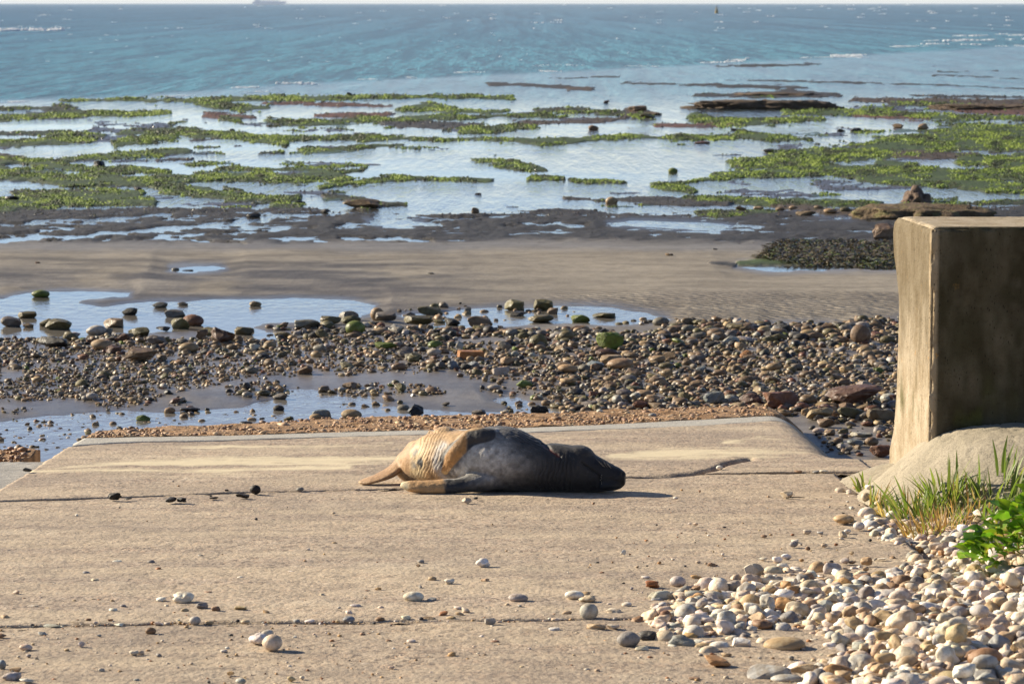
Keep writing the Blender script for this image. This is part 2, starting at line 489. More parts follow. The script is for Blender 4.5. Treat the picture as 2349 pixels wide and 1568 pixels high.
def sand_f(P):
    px, py = project(P[:, 0], P[:, 1], ramp_z(P[:, 1]))
    n = fbm(P[:, 0] * 1.1, P[:, 1] * 5, oct=4, seed=31); n2 = fbm(P[:, 0] * 8, P[:, 1] * 30, oct=3, seed=33)
    d1 = line_d(px, py, [(60, 1078), (300, 1062), (520, 1056), (760, 1054), (950, 1050)], [2, 5, 8, 7, 4], 1.0)
    d2 = line_d(px, py, [(90, 1077), (300, 1078), (500, 1080), (800, 1072)], [3, 5, 6, 3])
    d3 = line_d(px, py, [(420, 1026), (650, 1021), (900, 1017)], [1, 4, 3])
    d4 = line_d(px, py, [(1400, 1046), (1520, 1039), (1640, 1037), (1760, 1036), (1850, 1036)], [3, 9, 8, 7, 4])
    d5 = line_d(px, py, [(1660, 1015), (1740, 1003), (1800, 1008)], [1, 5, 2])
    d = np.minimum.reduce([d1, d2, d3, d4, d5])
    return sstep(4, -5, d + 9 * n + 6 * n2) * 0.95

def col_slab(seed, a=(.43, .34, .245), b=(.36, .28, .205), wetleft=False):
    def f(P):
        n = fbm(P[:, 0] * 0.8, P[:, 1] * 1.4, oct=4, seed=seed)[:, None]
        w = np.clip(0.5 + 0.9 * n, 0, 1)
        return np.array(a)[None] * w + np.array(b)[None] * (1 - w)
    return f

def col_agg(P):
    n = vnoise(P[:, 0] * 30, P[:, 1] * 30, seed=3)[:, None]; n2 = vnoise(P[:, 0] * 9, P[:, 1] * 9, seed=4)[:, None]
    c = np.array([[.36, .215, .11]]) * (1 + 0.45 * n) + np.array([[.06, .05, .04]]) * n2
    return np.clip(c, .03, .8)

slab("slab", -3.2, 3.4, lambda x: x * 0 + 8.3, J2, 330, 170, M_SLAB, 0.0028, 11, colf=col_slab(41, (.485, .38, .268), (.43, .335, .232)))
slab("slab", -3.2, 1.70, J2, J1, 250, 330, M_SLAB, 0.0028, 12, colf=col_slab(42, (.47, .372, .275), (.41, .32, .238)))
slab("slab", XL, 1.92, J1, BL, 240, 250, M_SLAB, 0.0022, 13, colf=col_slab(43, (.43, .335, .25), (.37, .285, .215)), sandf=sand_f)
slab("concrete_band", XL + .01, 1.90, BL, BU, 200, 36, M_BAND, 0.0012, 14, gap=0.002, label="smooth grey concrete band crossing the slipway foot")
slab("aggregate_strip", XL + .02, 1.90, BU, ST, 420, 90, M_AGG, 0.010, 15, gap=0.004, colf=col_agg, label="rough orange-brown aggregate strip at the slipway foot", skirt=0.5)
# paving extension under the wall footing
slab("slab", 1.915, 2.75, lambda x: x * 0 + 15.3, lambda x: x * 0 + 16.75, 60, 50, M_SLAB, 0.002, 16)
def filler(jf, depth, seed, xa=-3.2, xb=1.9):
    x = np.linspace(xa, xb, 420)[None, :]; v = np.linspace(-.07, .07, 9)[:, None]
    xx = x + 0 * v; yy = jf(xx) + v
    zz = ramp_z(yy) - depth - drop(xx, yy) + .013 * fbm(xx * 5, yy * 5, oct=4, seed=seed) + .006 * fbm(xx * 30, yy * 30, oct=2, seed=seed + 1)
    n = fbm(xx * 20, yy * 20, oct=3, seed=seed + 2).ravel()[:, None]
    V = np.stack([xx, yy, zz], -1).reshape(-1, 3)
    px_, py_ = project(V[:, 0], V[:, 1], V[:, 2])
    V[:, 2] -= .06 * crack(px_, py_)
    link("joint_filler", mesh_np("joint_filler", V, grid_faces(9, 420), np.clip(np.array([[.27, .205, .14]]) * (1 + .5 * n), .02, 1)), M_AGG, slip)
filler(J2, .005, 91); filler(J1, .007, 95); filler(BL, .02, 97, XL + .03, 1.6); filler(BU, .02, 98, XL + .03, 1.6)
# lower apron at the left
def yA(x): return x * 0 + 14.0
def yB(x): return 17.12 + 0.05 * (x + 2.6)
_ap = slab("apron_slab", -4.4, XL - .035, yA, yB, 90, 140, M_APRON, 0.006, 17, label="pale wet concrete apron lower than the slabs beside it")
_ap.location.z = -0.055
_ag = slab("aggregate_strip", -4.4, -2.80, lambda x: yB(x) + .01, lambda x: 17.95 + 0.02 * (x + 2.6), 120, 60, M_AGG, 0.014, 18, colf=col_agg, label="broken orange-brown aggregate edge of the lower apron")
_ag.location.z = -0.065

# ------------------------------------------------------------------ sea wall end with its footing
wall = bpy.data.objects.new("concrete_wall", None)
COL.objects.link(wall)
wall.location = (2.01, 14.6, 0.0)
tag(wall, "massive weathered concrete sea wall end, its front in shade, standing on a rounded footing", "wall")

def mound_z(x, y):
    r2 = ((x - 2.72) / 1.06) ** 2 + ((y - 14.62) / np.where(y < 14.62, 1.0, 1.22)) ** 2
    a_ = .92 * np.clip(1 - np.sqrt(r2), 0, 1)
    a_ = np.where(a_ < .29, a_, .29 + .11 * (1 - np.exp(-(a_ - .29) / .11)))
    q2 = ((x - 2.30) / 0.66) ** 2 + ((y - 15.35) / 0.85) ** 2
    c2 = np.clip(1 - q2, 0, 1)
    return ramp_z(y) - 0.02 - 0.04 * sstep(.2, .6, r2 - 1) * sstep(.2, .5, q2 - 1) + np.maximum(a_, .17 * c2)

gx = np.linspace(1.62, 3.9, 190); gy = np.linspace(13.3, 16.35, 190)
X, Y = np.meshgrid(gx, gy)
Z = mound_z(X, Y) + 0.006 * fbm(X * 6, Y * 6, seed=51) + 0.003 * fbm(X * 35, Y * 35, seed=52, oct=2)
Z = np.where(Y > 15.95, Z - (Y - 15.95) * 0.9, Z)
Z = Z - .007 * np.clip(fbm(X * 45, Y * 45, seed=53, oct=2) - .2, 0, 1) * 2
V = np.stack([X - 2.01, Y - 14.6, Z], -1).reshape(-1, 3)
link("footing", mesh_np("footing", V, grid_faces(190, 190)), M_FOOT, wall)

# wall body: section across the wall (thickness t from the land face) swept along it
prof = [(0.0, 0.9), (0.04, 0.9), (0.12, .9), (.2, .885), (.3, .85), (.42, .79), (.5, .74), (.6, .70), (.7, .70), (.8, .74), (.88, .85), (.93, .885), (.975, .90), (1, .90)]
hz = np.linspace(-0.5, 1.345, 150)
def back_t(z):
    lip = 0.90; waist = 0.70
    zz = (z - 0.0) / 1.345
    return np.interp(zz, [-.5, 0.1, 0.2, .35, .5, .62, .70, .78, .86, .93, .97, 1.0], [.93, .91, .80, .755, .735, .72, .735, .80, .875, .90, .87, .80])
def wall_pt(s, t, z):
    # s along the wall to the right, t thickness to the back; the end face leans a little to the left with depth
    return np.stack([s - 0.078 * t * np.exp(-s / 0.4), t, z], -1)
nz = len(hz)
parts_V, parts_F, off = [], [], 0
def patch(A):
    global off
    r, c = A.shape[:2]
    parts_V.append(A.reshape(-1, 3)); parts_F.append(grid_faces(r, c) + off); off += r * c
ns_ = 150; ss = np.linspace(0, 2.2, ns_); nt_ = 90
Zg, Sg = np.meshgrid(hz, ss, indexing='ij')
patch(wall_pt(Sg, Sg * 0, Zg))                                        # land face
tt = np.linspace(0, 1, nt_)
Zg, Tg = np.meshgrid(hz, tt, indexing='ij')
patch(wall_pt(Tg * 0, (1 - Tg) * back_t(Zg), Zg))                      # end face
Sg, Tg = np.meshgrid(ss, tt, indexing='xy')
patch(wall_pt(Sg, Tg * back_t(np.array(1.345)), Sg * 0 + 1.345))       # top
Zg, Sg = np.meshgrid(hz, ss[::-1], indexing='ij')
patch(wall_pt(Sg, back_t(Zg), Zg))                                     # sea face
Zg, Tg = np.meshgrid(hz, tt, indexing='ij')
patch(wall_pt(Tg * 0 + 2.2, Tg * back_t(Zg), Zg))                      # far end
Vw = np.vstack(parts_V); Fw = np.vstack(parts_F)
# round and chip the arrises: displace by noise along both axes near edges
dz = np.clip(1.345 - Vw[:, 2], 0, 9); ds = np.clip(Vw[:, 0] + 0.078 * Vw[:, 1], 0, 9); df = np.clip(Vw[:, 1], 0, 9); db = np.clip(back_t(Vw[:, 2]) - Vw[:, 1], 0, 9)
nch = np.clip(0.6 + 1.2 * fbm(Vw[:, 0] * 14, Vw[:, 1] * 14, Vw[:, 2] * 14, 4, 61), 0.1, 2)
def near(d, w): return np.clip(1 - d / w, 0, 1) ** 1.6
q = 0.020
mv = np.zeros_like(Vw)
mv[:, 2] -= q * nch * np.maximum(near(ds, .03), np.maximum(near(df, .03), near(db, .10) * 1.5)) * (dz < .002)
mv[:, 1] += q * nch * (df < .002) * np.maximum(near(dz, .03), near(ds, .03))
mv[:, 0] += q * nch * (ds < .002) * np.maximum(near(dz, .04), near(df, .03))
Vw = Vw + mv
Vw = Vw + (0.004 * fbm(Vw[:, 0] * 7, Vw[:, 1] * 7, Vw[:, 2] * 7, 4, 62))[:, None] * np.array([[.6, .6, .2]])
n = fbm(Vw[:, 0] * 4, Vw[:, 1] * 4, Vw[:, 2] * 1.5, 5, 63); n2 = fbm(Vw[:, 0] * 14, Vw[:, 1] * 14, Vw[:, 2] * 5, 4, 64)
n3 = fbm(Vw[:, 0] * 6, Vw[:, 1] * 6 + 5, Vw[:, 2] * 6, 4, 65)
colw = np.tile(np.array([[.40, .335, .245]]), (len(Vw), 1))
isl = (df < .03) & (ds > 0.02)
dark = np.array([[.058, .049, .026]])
land_shade = np.clip(sstep(0.0, 0.05, ds) * isl * (0.97 + 0.25 * n2), 0, 1)[:, None]
colw = colw * (1 - land_shade) + dark * land_shade  # shade of the land face painted into its concrete colour
gr = (sstep(.70, .35, Vw[:, 2]) * sstep(.32, .45, Vw[:, 2]) * sstep(-.15, .4, n2 + .5 * n) * 0.95)[:, None]
colw = colw * (1 - gr) + np.array([[.085, .085, .022]]) * gr
top_d = (sstep(0.35, 1.05, Vw[:, 2] + .25 * n2 + .15 * n) * ~isl * (dz > .01) * .92)[:, None]
colw = colw * (1 - top_d) + np.array([[.155, .125, .080]]) * top_d
pt = (isl * (np.exp(-(((Vw[:, 0] - .08) / .09) ** 2 + ((Vw[:, 2] - 1.24) / .09) ** 2)) * 1.0 + sstep(.28, .5, n3) * .5 + np.exp(-(((Vw[:, 0] - .42) / .06) ** 2 + ((Vw[:, 2] - .47) / .08) ** 2)) * .6))[:, None]
pt = np.clip(pt * (0.5 + n2[:, None]), 0, .8)
colw = colw * (1 - pt) + np.array([[.12, .10, .07]]) * pt
rim = (np.maximum(near(ds, .03), near(df, .025)) * ((ds < .03) & (df < .03)) * .7)[:, None]
colw = colw * (1 - rim) + np.array([[.42, .33, .22]]) * rim
lich = np.clip(near(ds, .12) * near(df, .2) * 1.2 + 0.25 * near(ds, .4), 0, 1)
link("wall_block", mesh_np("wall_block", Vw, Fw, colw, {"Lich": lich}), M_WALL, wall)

# ------------------------------------------------------------------ shingle ground to the right of the slipway
HEAP = [(1475, 1400), (1500, 1372), (1600, 1350), (1700, 1333), (1800, 1318), (1900, 1322), (2000, 1310), (2150, 1298), (2700, 1290), (2700, 1760), (1760, 1760), (1800, 1600), (1840, 1545), (1930, 1500), (1850, 1470), (1720, 1500), (1600, 1492), (1530, 1468), (1470, 1435)]
STRIP = [(1925, 1122), (1990, 1112), (2090, 1130), (2240, 1160), (2700, 1150), (2700, 1330), (2240, 1300), (2165, 1286), (2085, 1262), (2010, 1232), (1975, 1190)]
def bank_z(x, y):
    px, py = project(x, y, ramp_z(y))
    a = sstep(-12, 260, poly_sd(px, py, HEAP)); right = sstep(1.66, 2.3, x) * sstep(8, 9, y) * sstep(14.3, 13.3, y)
    side = sstep(1.66, 1.74, x) * sstep(11.9, 12.5, y)
    z = ramp_z(y) - 0.012 + 0.065 * a + 0.10 * right - 0.035 * side
    return z
gx = np.concatenate([np.linspace(0.3, 2.6, 150), np.linspace(2.65, 6.5, 24)]); gy = np.linspace(8.3, 15.62, 270)
X, Y = np.meshgrid(gx, gy)
Z = bank_z(X, Y) + 0.006 * fbm(X * 20, Y * 20, seed=71)
V = np.stack([X, Y, Z], -1).reshape(-1, 3)
n = fbm(V[:, 0] * 25, V[:, 1] * 25, oct=3, seed=72)[:, None]
link("shingle_bank", mesh_np("shingle_bank", V, grid_faces(len(gy), len(gx)), np.clip(np.array([[.36, .27, .18]]) * (1 + .5 * n), .03, .8)), M_AGG, kind="structure")

# ------------------------------------------------------------------ foreshore
# layout in the photograph's plan, worked out on the flat beach; (x, y, half width)
WATER = [
    [(-400, 1060), (-400, 975), (0, 972), (90, 960), (180, 952), (300, 944), (420, 950), (540, 938), (600, 926), (640, 915), (670, 890), (720, 892), (780, 903), (870, 912), (900, 930), (950, 944), (1000, 944), (1060, 948), (1180, 947), (1178, 930), (1140, 916), (1150, 908), (1200, 908), (1240, 930), (1330, 945), (1330, 1000), (180, 1060)],
    [(-600, 684), (0, 685), (60, 672), (110, 667), (220, 668), (296, 672), (290, 680), (190, 687), (178, 697), (230, 706), (330, 694), (430, 689), (560, 687), (700, 687), (800, 690), (846, 700), (840, 714), (790, 722), (745, 733), (600, 738), (560, 752), (600, 764), (690, 768), (640, 778), (560, 776), (430, 760), (260, 762), (150, 775), (0, 772), (-600, 790)],
    [(905, 722), (990, 718), (1100, 706), (1240, 704), (1330, 703), (1400, 705), (1460, 715), (1530, 728), (1490, 742), (1400, 748), (1300, 738), (1180, 742), (1090, 752), (1060, 764), (985, 760), (1000, 742), (960, 735)],
    [(2019, 742), (2070, 736), (2300, 736), (2300, 757), (2030, 755)],
    [(1770, 746), (1900, 747), (1930, 756), (1830, 762)],
    [(395, 616), (430, 612), (505, 612), (523, 617), (500, 622), (430, 622)],
    [(1690, 610), (1760, 606), (1850, 609), (1950, 608), (2100, 606), (2300, 604), (2300, 618), (2050, 618), (1850, 620), (1740, 617)],
    [(1400, 512), (1460, 505), (1560, 508), (1620, 512), (1690, 522), (1640, 530), (1540, 526), (1480, 522)],
    [(1830, 480), (1900, 482), (1990, 490), (1960, 500), (1880, 494)],
    [(840, 510), (900, 505), (960, 508), (920, 516), (860, 516)],
]
STREAK = [
    ([(-400, 580), (0, 553), (140, 545), (300, 532), (430, 520), (560, 508), (660, 498), (740, 494), (800, 490)], [6, 8, 5, 5, 6, 5, 4, 4, 3]),
    ([(-100, 545), (60, 537), (150, 524), (190, 510), (250, 500)], [2, 3, 3, 3, 2]),
    ([(-200, 522), (60, 515), (240, 503), (400, 494)], [1.5, 2, 2, 1.5]), ([(420, 540), (620, 527), (780, 520), (1000, 512)], [1, 2, 2, 1]), ([(860, 500), (1010, 497), (1180, 500)], [2, 2.5, 2]), ([(1150, 520), (1300, 514), (1420, 512)], [1, 2, 2]),
    ([(300, 556), (430, 548), (560, 560)], [1, 2, 1]), ([(760, 545), (830, 552), (900, 548), (980, 555)], [1, 1.5, 1.5, 1]),
    ([(1550, 515), (1600, 518), (1670, 524)], [2, 3, 2]),
]
G = (.105, .165, .016); GD = (.060, .095, .014); BR = (.070, .047, .026); DK = (.040, .035, .030); RD = (.120, .050, .028); MX = (.075, .085, .022)
BANDS = [
    ([(140, 231), (300, 229), (420, 232), (560, 228), (800, 224), (1000, 222), (1174, 224)], [2, 4, 4, 6, 5, 4, 3], G),
    ([(-300, 275), (0, 272), (80, 268), (140, 262), (200, 260), (300, 262), (385, 260)], [6, 6, 6, 8, 7, 5, 3], G),
    ([(100, 250), (140, 248), (180, 250)], [5, 7, 4], MX), ([(-200, 250), (0, 250), (100, 249)], [3, 3, 2], GD),
    ([(450, 232), (500, 243), (560, 249), (620, 248)], [6, 8, 8, 3], G), ([(470, 264), (520, 268), (580, 268)], [5, 7, 3], RD), ([(510, 272), (560, 276)], [4, 3], G),
    ([(600, 236), (760, 240), (900, 243)], [2, 3, 2], RD), ([(720, 266), (800, 266), (900, 263)], [3, 6, 3], RD), ([(870, 283), (980, 285), (1100, 290)], [5, 7, 5], DK),
    ([(915, 252), (980, 245), (1040, 250), (1010, 262)], [4, 9, 7, 4], G), ([(1040, 254), (1120, 256), (1174, 254)], [2, 2, 1], G),
    ([(620, 278), (700, 283), (800, 277), (920, 275), (1000, 268), (1060, 270), (1174, 266), (1300, 268)], [3, 7, 6, 5, 5, 4, 3, 2], G),
    ([(-300, 306), (0, 308), (100, 307), (180, 308), (240, 312)], [4, 5, 4, 4, 2], GD), ([(270, 306), (340, 304), (400, 300)], [2, 4, 6], G),
    ([(400, 300), (450, 305), (540, 313), (620, 318), (700, 317), (830, 316), (980, 319), (1174, 321)], [6, 9, 7, 9, 4, 4, 3, 2], G),
    ([(-300, 335), (0, 330), (60, 328), (140, 324), (210, 320), (240, 316)], [8, 8, 8, 7, 5, 2], G), ([(260, 332), (320, 322), (390, 316), (410, 312)], [6, 9, 6, 3], G), ([(620, 320), (650, 330)], [8, 5], G),
    ([(1050, 303), (1110, 298), (1174, 294), (1230, 292)], [5, 9, 7, 3], G),
    ([(-300, 365), (0, 370), (60, 373), (130, 378), (200, 362), (260, 358), (330, 352), (430, 344)], [10, 10, 7, 7, 6, 6, 6, 4], G), ([(-200, 352), (0, 360), (60, 362)], [6, 8, 4], BR),
    ([(690, 348), (760, 343), (850, 337), (915, 332)], [3, 5, 5, 2], G), ([(590, 353), (640, 350)], [2, 2], GD), ([(440, 322), (520, 320)], [1.5, 1], DK), ([(370, 368), (440, 366)], [1, 1], DK), ([(450, 340), (510, 337)], [1.5, 1], GD),
    ([(140, 382), (190, 388), (280, 390), (390, 392)], [4, 6, 7, 4], G),
    ([(-300, 400), (0, 400), (60, 405), (140, 410), (250, 417), (330, 415), (420, 410), (500, 405), (600, 410), (700, 405), (760, 405), (800, 410)], [14, 14, 12, 12, 12, 9, 8, 9, 9, 9, 9, 3], G),
    ([(350, 425), (420, 435), (500, 448), (560, 455), (690, 456)], [8, 13, 9, 7, 4], G), ([(520, 434), (560, 442)], [4, 3], GD),
    ([(-300, 475), (0, 478), (60, 470), (160, 458), (250, 452), (330, 460), (360, 468)], [18, 12, 14, 16, 16, 12, 4], G), ([(30, 442), (120, 440), (250, 444)], [3, 3, 4], MX),
    ([(740, 428), (850, 415), (930, 408), (1010, 413), (1140, 415)], [5, 5, 5, 3, 2], G), ([(500, 388), (570, 387), (700, 390), (780, 395), (830, 388)], [2, 3, 2, 3, 1.5], G),
    ([(740, 452), (800, 458), (870, 466), (940, 468)], [4, 6, 5, 3], MX), ([(790, 466), (830, 468), (875, 470)], [5, 8, 4], BR), ([(620, 472), (660, 470), (690, 472)], [3, 4, 2], G),
    ([(1174, 320), (1240, 326), (1300, 322), (1400, 317), (1500, 315), (1600, 318), (1700, 315), (1860, 320)], [3, 6, 6, 4, 4, 4, 6, 2], G),
    ([(1230, 254), (1330, 256), (1400, 258), (1470, 262)], [5, 5, 5, 3], MX), ([(1174, 284), (1300, 280), (1440, 272)], [4, 4, 3], BR),
    ([(1440, 256), (1480, 256)], [9, 8], BR), ([(1460, 266), (1500, 270)], [5, 4], MX),
    ([(1590, 268), (1640, 278), (1700, 282), (1800, 276), (1890, 272)], [12, 9, 8, 5, 3], G), ([(1500, 288), (1600, 288), (1680, 286)], [4, 4, 3], RD),
    ([(1700, 302), (1740, 312), (1800, 316)], [5, 6, 3], G),
    ([(1800, 258), (1900, 258), (2000, 260), (2100, 266), (2200, 270), (2349, 272), (2700, 275)], [4, 5, 5, 6, 6, 4, 5], G), ([(1960, 266), (2060, 270), (2130, 272)], [3, 5, 3], RD),
    ([(1960, 228), (2100, 232), (2200, 236), (2349, 240), (2700, 243)], [4, 6, 7, 9, 9], BR), ([(2040, 238), (2200, 243), (2349, 250), (2700, 250)], [3, 3, 4, 5], MX), ([(2200, 256), (2349, 258), (2700, 260)], [3, 6, 6], RD),
    ([(1430, 190), (1600, 195), (1720, 198), (1850, 203)], [2, 3, 4, 2], DK), ([(1120, 192), (1200, 196), (1300, 200), (1360, 205)], [3, 4, 4, 2], DK), ([(1300, 204), (1350, 205)], [3, 3], BR),
    ([(1590, 220), (1700, 219), (1800, 214), (1860, 216), (1930, 221)], [2, 4, 8, 6, 2], DK), ([(1730, 222), (1780, 223)], [3, 2], MX),
    ([(1640, 152), (1720, 150), (1800, 150), (1880, 147)], [1.5, 2, 2, 2], DK), ([(2150, 165), (2290, 163)], [1, 1], DK), ([(1660, 183), (1900, 188), (2150, 195), (2349, 204)], [1, 1.5, 1.5, 1], DK),
    ([(2080, 218), (2200, 221), (2349, 224)], [1, 2, 2], DK), ([(2130, 172), (2349, 180)], [.8, .8], DK), ([(1250, 180), (1420, 176)], [1, 1], DK),
    ([(1690, 374), (1760, 370), (1850, 362), (2000, 345), (2120, 330), (2220, 315), (2349, 318), (2700, 320)], [5, 8, 12, 15, 20, 26, 32, 34], G), ([(1700, 378), (1860, 380)], [4, 3], MX), ([(2060, 354), (2140, 358), (2240, 356)], [5, 8, 5], BR), ([(2200, 372), (2349, 372), (2700, 372)], [8, 14, 14], G),
    ([(1650, 408), (1760, 398), (1860, 388), (1960, 392), (2080, 396), (2200, 400), (2349, 400), (2700, 400)], [5, 9, 13, 11, 10, 12, 14, 14], G), ([(1490, 424), (1600, 416), (1680, 413)], [2, 3, 3], G),
    ([(1960, 412), (2100, 420), (2200, 424), (2349, 432), (2700, 432)], [4, 9, 8, 9, 9], G), ([(2020, 374), (2100, 378)], [5, 5], G),
    ([(1090, 370), (1150, 375), (1200, 383), (1260, 388)], [3, 6, 7, 3], G), ([(1220, 410), (1290, 411)], [4, 3], G), ([(1300, 415), (1430, 418)], [2, 2], GD), ([(1490, 424), (1530, 432), (1590, 441)], [3, 5, 3], G),
    ([(1300, 455), (1420, 458), (1560, 462), (1680, 466)], [2, 4, 6, 7], DK), ([(1570, 456), (1700, 462), (1850, 465), (2010, 470)], [3, 7, 8, 5], G), ([(1780, 470), (1900, 484), (1980, 490)], [3, 6, 6], BR),
    ([(1590, 486), (1700, 490), (1790, 489)], [3, 5, 3], MX), ([(2230, 467), (2349, 466), (2700, 466)], [2, 5, 5], GD), ([(1740, 487), (1790, 490)], [2, 2], G),
    ([(1690, 604), (1760, 602), (1835, 604)], [2, 5, 3], G), ([(1970, 606), (2060, 602), (2200, 602)], [3, 6, 6], G), ([(1630, 607), (1680, 610)], [3, 3], DK),
]
pys = np.concatenate([np.arange(1290, 560, -2.4), np.arange(560, 120, -1.7), np.arange(120, 60, -1.5)])
pxs = np.concatenate([np.arange(-560, -20, 18.0), np.arange(-20, 2369, 4.6), np.arange(2369, 2920, 18.0)])
PX, PY = np.meshgrid(pxs, pys)
XX, YY = at_z(PX, PY)
xw, yw = XX.ravel(), YY.ravel()

def shore(px, py, x, y):
    """height over the water, colour, wetness, ripples, ruggedness, algae weight at plan points"""
    sc = np.clip(py / 700.0, .25, 1.3)
    jx = 34 * sc * fbm(x * .9, y * .5, oct=4, seed=81); jy = 9 * sc * fbm(x * 1.1, y * .6, oct=4, seed=82)
    fine = fbm(x * 5, y * 5, oct=3, seed=83)
    qx, qy = px + jx + 10 * sc * fine, py + jy + 3.2 * sc * fine
    fine = fine + 0; mid = fbm(x * 1.6, y * 1.0, oct=4, seed=84); lng = fbm(x * 0.5, y * 0.28, oct=4, seed=85)
    h = 0.030 + 0.010 * mid + 0.004 * fine
    col = np.tile(np.array([[.250, .217, .170]]), (len(px), 1)); wet = np.full(len(px), 0.18); rip = np.zeros(len(px)); rug = np.zeros(len(px))
    def put(w, c):
        nonlocal col
        w = np.clip(w, 0, 1)[:, None]
        col = col * (1 - w) + np.array([c]) * w
    # dark damp sand on the left and along the pools
    dk = sstep(1400, 750, px) * sstep(585, 650, py + 30 * lng) * sstep(-.25, .35, mid + .5 * lng + .3)
    stk_ = fbm(x * 1.3, y * 3.2, oct=4, seed=88)
    put(sstep(1500, 900, px) * sstep(560, 600, py) * sstep(0, .3, stk_) * .6, (.10, .085, .07))
    put(np.clip(dk * (.75 + 1.2 * stk_), 0, .95), (.060, .050, .042)); rug = np.maximum(rug, .45 * dk); wet = wet + .25 * dk
    put(sstep(640, 690, py) * .5 * sstep(-.2, .4, mid), (.12, .10, .085))
    rp = sstep(1150, 1400, px) * sstep(664, 690, py) * sstep(752, 735, py)
    rip = np.maximum(rip, rp); put(.5 * rp, (.15, .125, .10))
    # zone of fine dark wet gravel
    c1 = sstep(574, 548, qy + 8 * lng)
    put(c1 * .96, (.021, .020, .021)); wet = wet + .15 * c1; rug = np.maximum(rug, c1 * .6)
    h = h - c1 * (0.018) + c1 * 0.022 * fine + c1 * 0.010 * mid
    put(sstep(592, 570, qy) * sstep(548, 570, qy) * .5, (.13, .125, .12)); wet = wet + .35 * sstep(592, 570, qy) * sstep(546, 570, qy)
    # near zone: wet flats among the stones
    nz_ = sstep(742, 770, qy)
    put(nz_ * .85, (.165, .142, .118)); wet = wet + .42 * nz_
    # reef: mostly under water
    ed = np.interp(px, [-600, 0, 360, 700, 800, 1000, 1300, 1600, 1800, 2000, 2900], [486, 486, 478, 474, 488, 492, 482, 492, 484, 478, 470])
    rf = sstep(4, -6, qy - ed)
    h = h * (1 - rf) + rf * (-0.036 + 0.075 * np.clip(mid, -.3, 1) * (.45 + .9 * np.clip(lng, -.4, .6)) + 0.016 * fine)
    put(rf * .9, (.055, .050, .040)); wet = np.maximum(wet, rf * .8)
    for p in WATER:
        sd = poly_sd(qx, qy, p)
        k = sstep(-2, 8, sd)
        h = np.minimum(h, .0015 + np.clip(-sd, 0, 200) * .0006 + .003 * fine)
        h = h * (1 - k) + k * (-0.03)
        s = sstep(-26, 2, sd)
        wet = np.maximum(wet, s * .85); put(.45 * s * (1 - k), (.10, .088, .075))
    for p, r in STREAK:
        d = line_d(qx, qy, p, r)
        k = sstep(4, -3, d + 9 * fine + 5 * mid)
        h = h * (1 - k) + k * (-0.03)
    alg = np.zeros(len(px))
    nn = fbm(px / 120, py / 13, oct=4, seed=89); zone = sstep(232, 250, py) * sstep(486, 472, py) * np.where(px < 1150, 1, np.where(px > 1700, .9, .6)) * (1 - .75 * np.exp(-(((px - 1330) / 260) ** 2 + ((py - 360) / 40) ** 2)) - .6 * np.exp(-(((px - 1000) / 250) ** 2 + ((py - 445) / 28) ** 2)))
    k = sstep(.16, .30, nn * zone + .10 * fine * zone)
    h = np.maximum(h, h * (1 - k) + k * (.003 + .012 * np.clip(fine + .4 * mid, -.4, 1)))
    gsel = sstep(-.1, .2, fbm(px / 160, py / 22, oct=3, seed=90))
    put(k * gsel, (.055, .075, .012)); put(k * (1 - gsel), (.060, .042, .028)); rug = np.maximum(rug, k); alg = np.maximum(alg, .75 * k * gsel)
    for p, r, c in BANDS:
        s_ = 1 if py.size == 0 else 1
        d = line_d(px + jx * 1.3, py + jy * .75, p, r)
        rr = np.mean(r)
        k = sstep(.45 * rr + 1.4, -.4 * rr - .5, -.12 * rr + d + (2.5 + .75 * rr) * (mid + .7 * fine))
        top = 0.008 + 0.003 * rr ** .7 + 0.018 * np.clip(fbm(x * 1.3, y * .7, oct=3, seed=86) + .25, 0, 1) + .012 * np.clip(fine, 0, 1)
        h = np.maximum(h, h * (1 - k) + k * top)
        g = c in (G, GD, MX)
        put(k, tuple(.45 * q for q in c) if g else c); rug = np.maximum(rug, k); wet = np.where(k > .3, .35, wet)  # ground under algae darkened: shadow between tufts put into the colour
        if g: alg = np.maximum(alg, k * (1.0 if c is G else .6))
    return h, np.clip(col, .01, 1), np.clip(wet, 0, 1), rip, rug, alg

hh, colr, wet, rip, rug, alg = shore(PX.ravel(), PY.ravel(), xw, yw)
fade = sstep(14.9, 15.6, yw)                               # dips under the slabs
V = np.stack([xw, yw, BEACH + hh - 0.15 * (1 - fade)], -1)
link("foreshore", mesh_np("foreshore", V, grid_faces(len(pys), len(pxs)), colr, {"Wet": wet, "Rip": rip, "Rug": rug}), M_SHORE, kind="structure")
def ground_z(x, y):
    px, py = project(x, y, BEACH)
    return BEACH + shore(np.atleast_1d(px), np.atleast_1d(py), np.atleast_1d(np.asarray(x, float)), np.atleast_1d(np.asarray(y, float)))[0]

# ------------------------------------------------------------------ sea (one level sheet to the horizon; tide pools are its shallows)
rd = np.concatenate([[13.5], np.geomspace(15, 400, 260), np.geomspace(415, 45000, 60)])
ta = np.tan(np.linspace(-math.radians(15.5), math.radians(15.5), 220))
Rg, Tg = np.meshgrid(rd, ta, indexing='ij')
xs_, ys_ = (Rg * Tg).ravel(), Rg.ravel()
px, py = project(xs_, ys_, BEACH)
shoreline = np.interp(px, [-900, 0, 200, 450, 650, 900, 1174, 1500, 1700, 1900, 2100, 2349, 3000], [238, 233, 228, 214, 197, 184, 171, 158, 149, 140, 126, 112, 90])
deep_or_sky_v = np.maximum(sstep(14, -9, py - shoreline + 9 * fbm(xs_ * .07, ys_ * .02, seed=91)), .66 * sstep(268, 195, py + 22 * fbm(xs_ * .05, ys_ * .03, seed=93))) * (ys_ > 40)  # open sea; over reef flats, reflected sky's blue put into the base colour
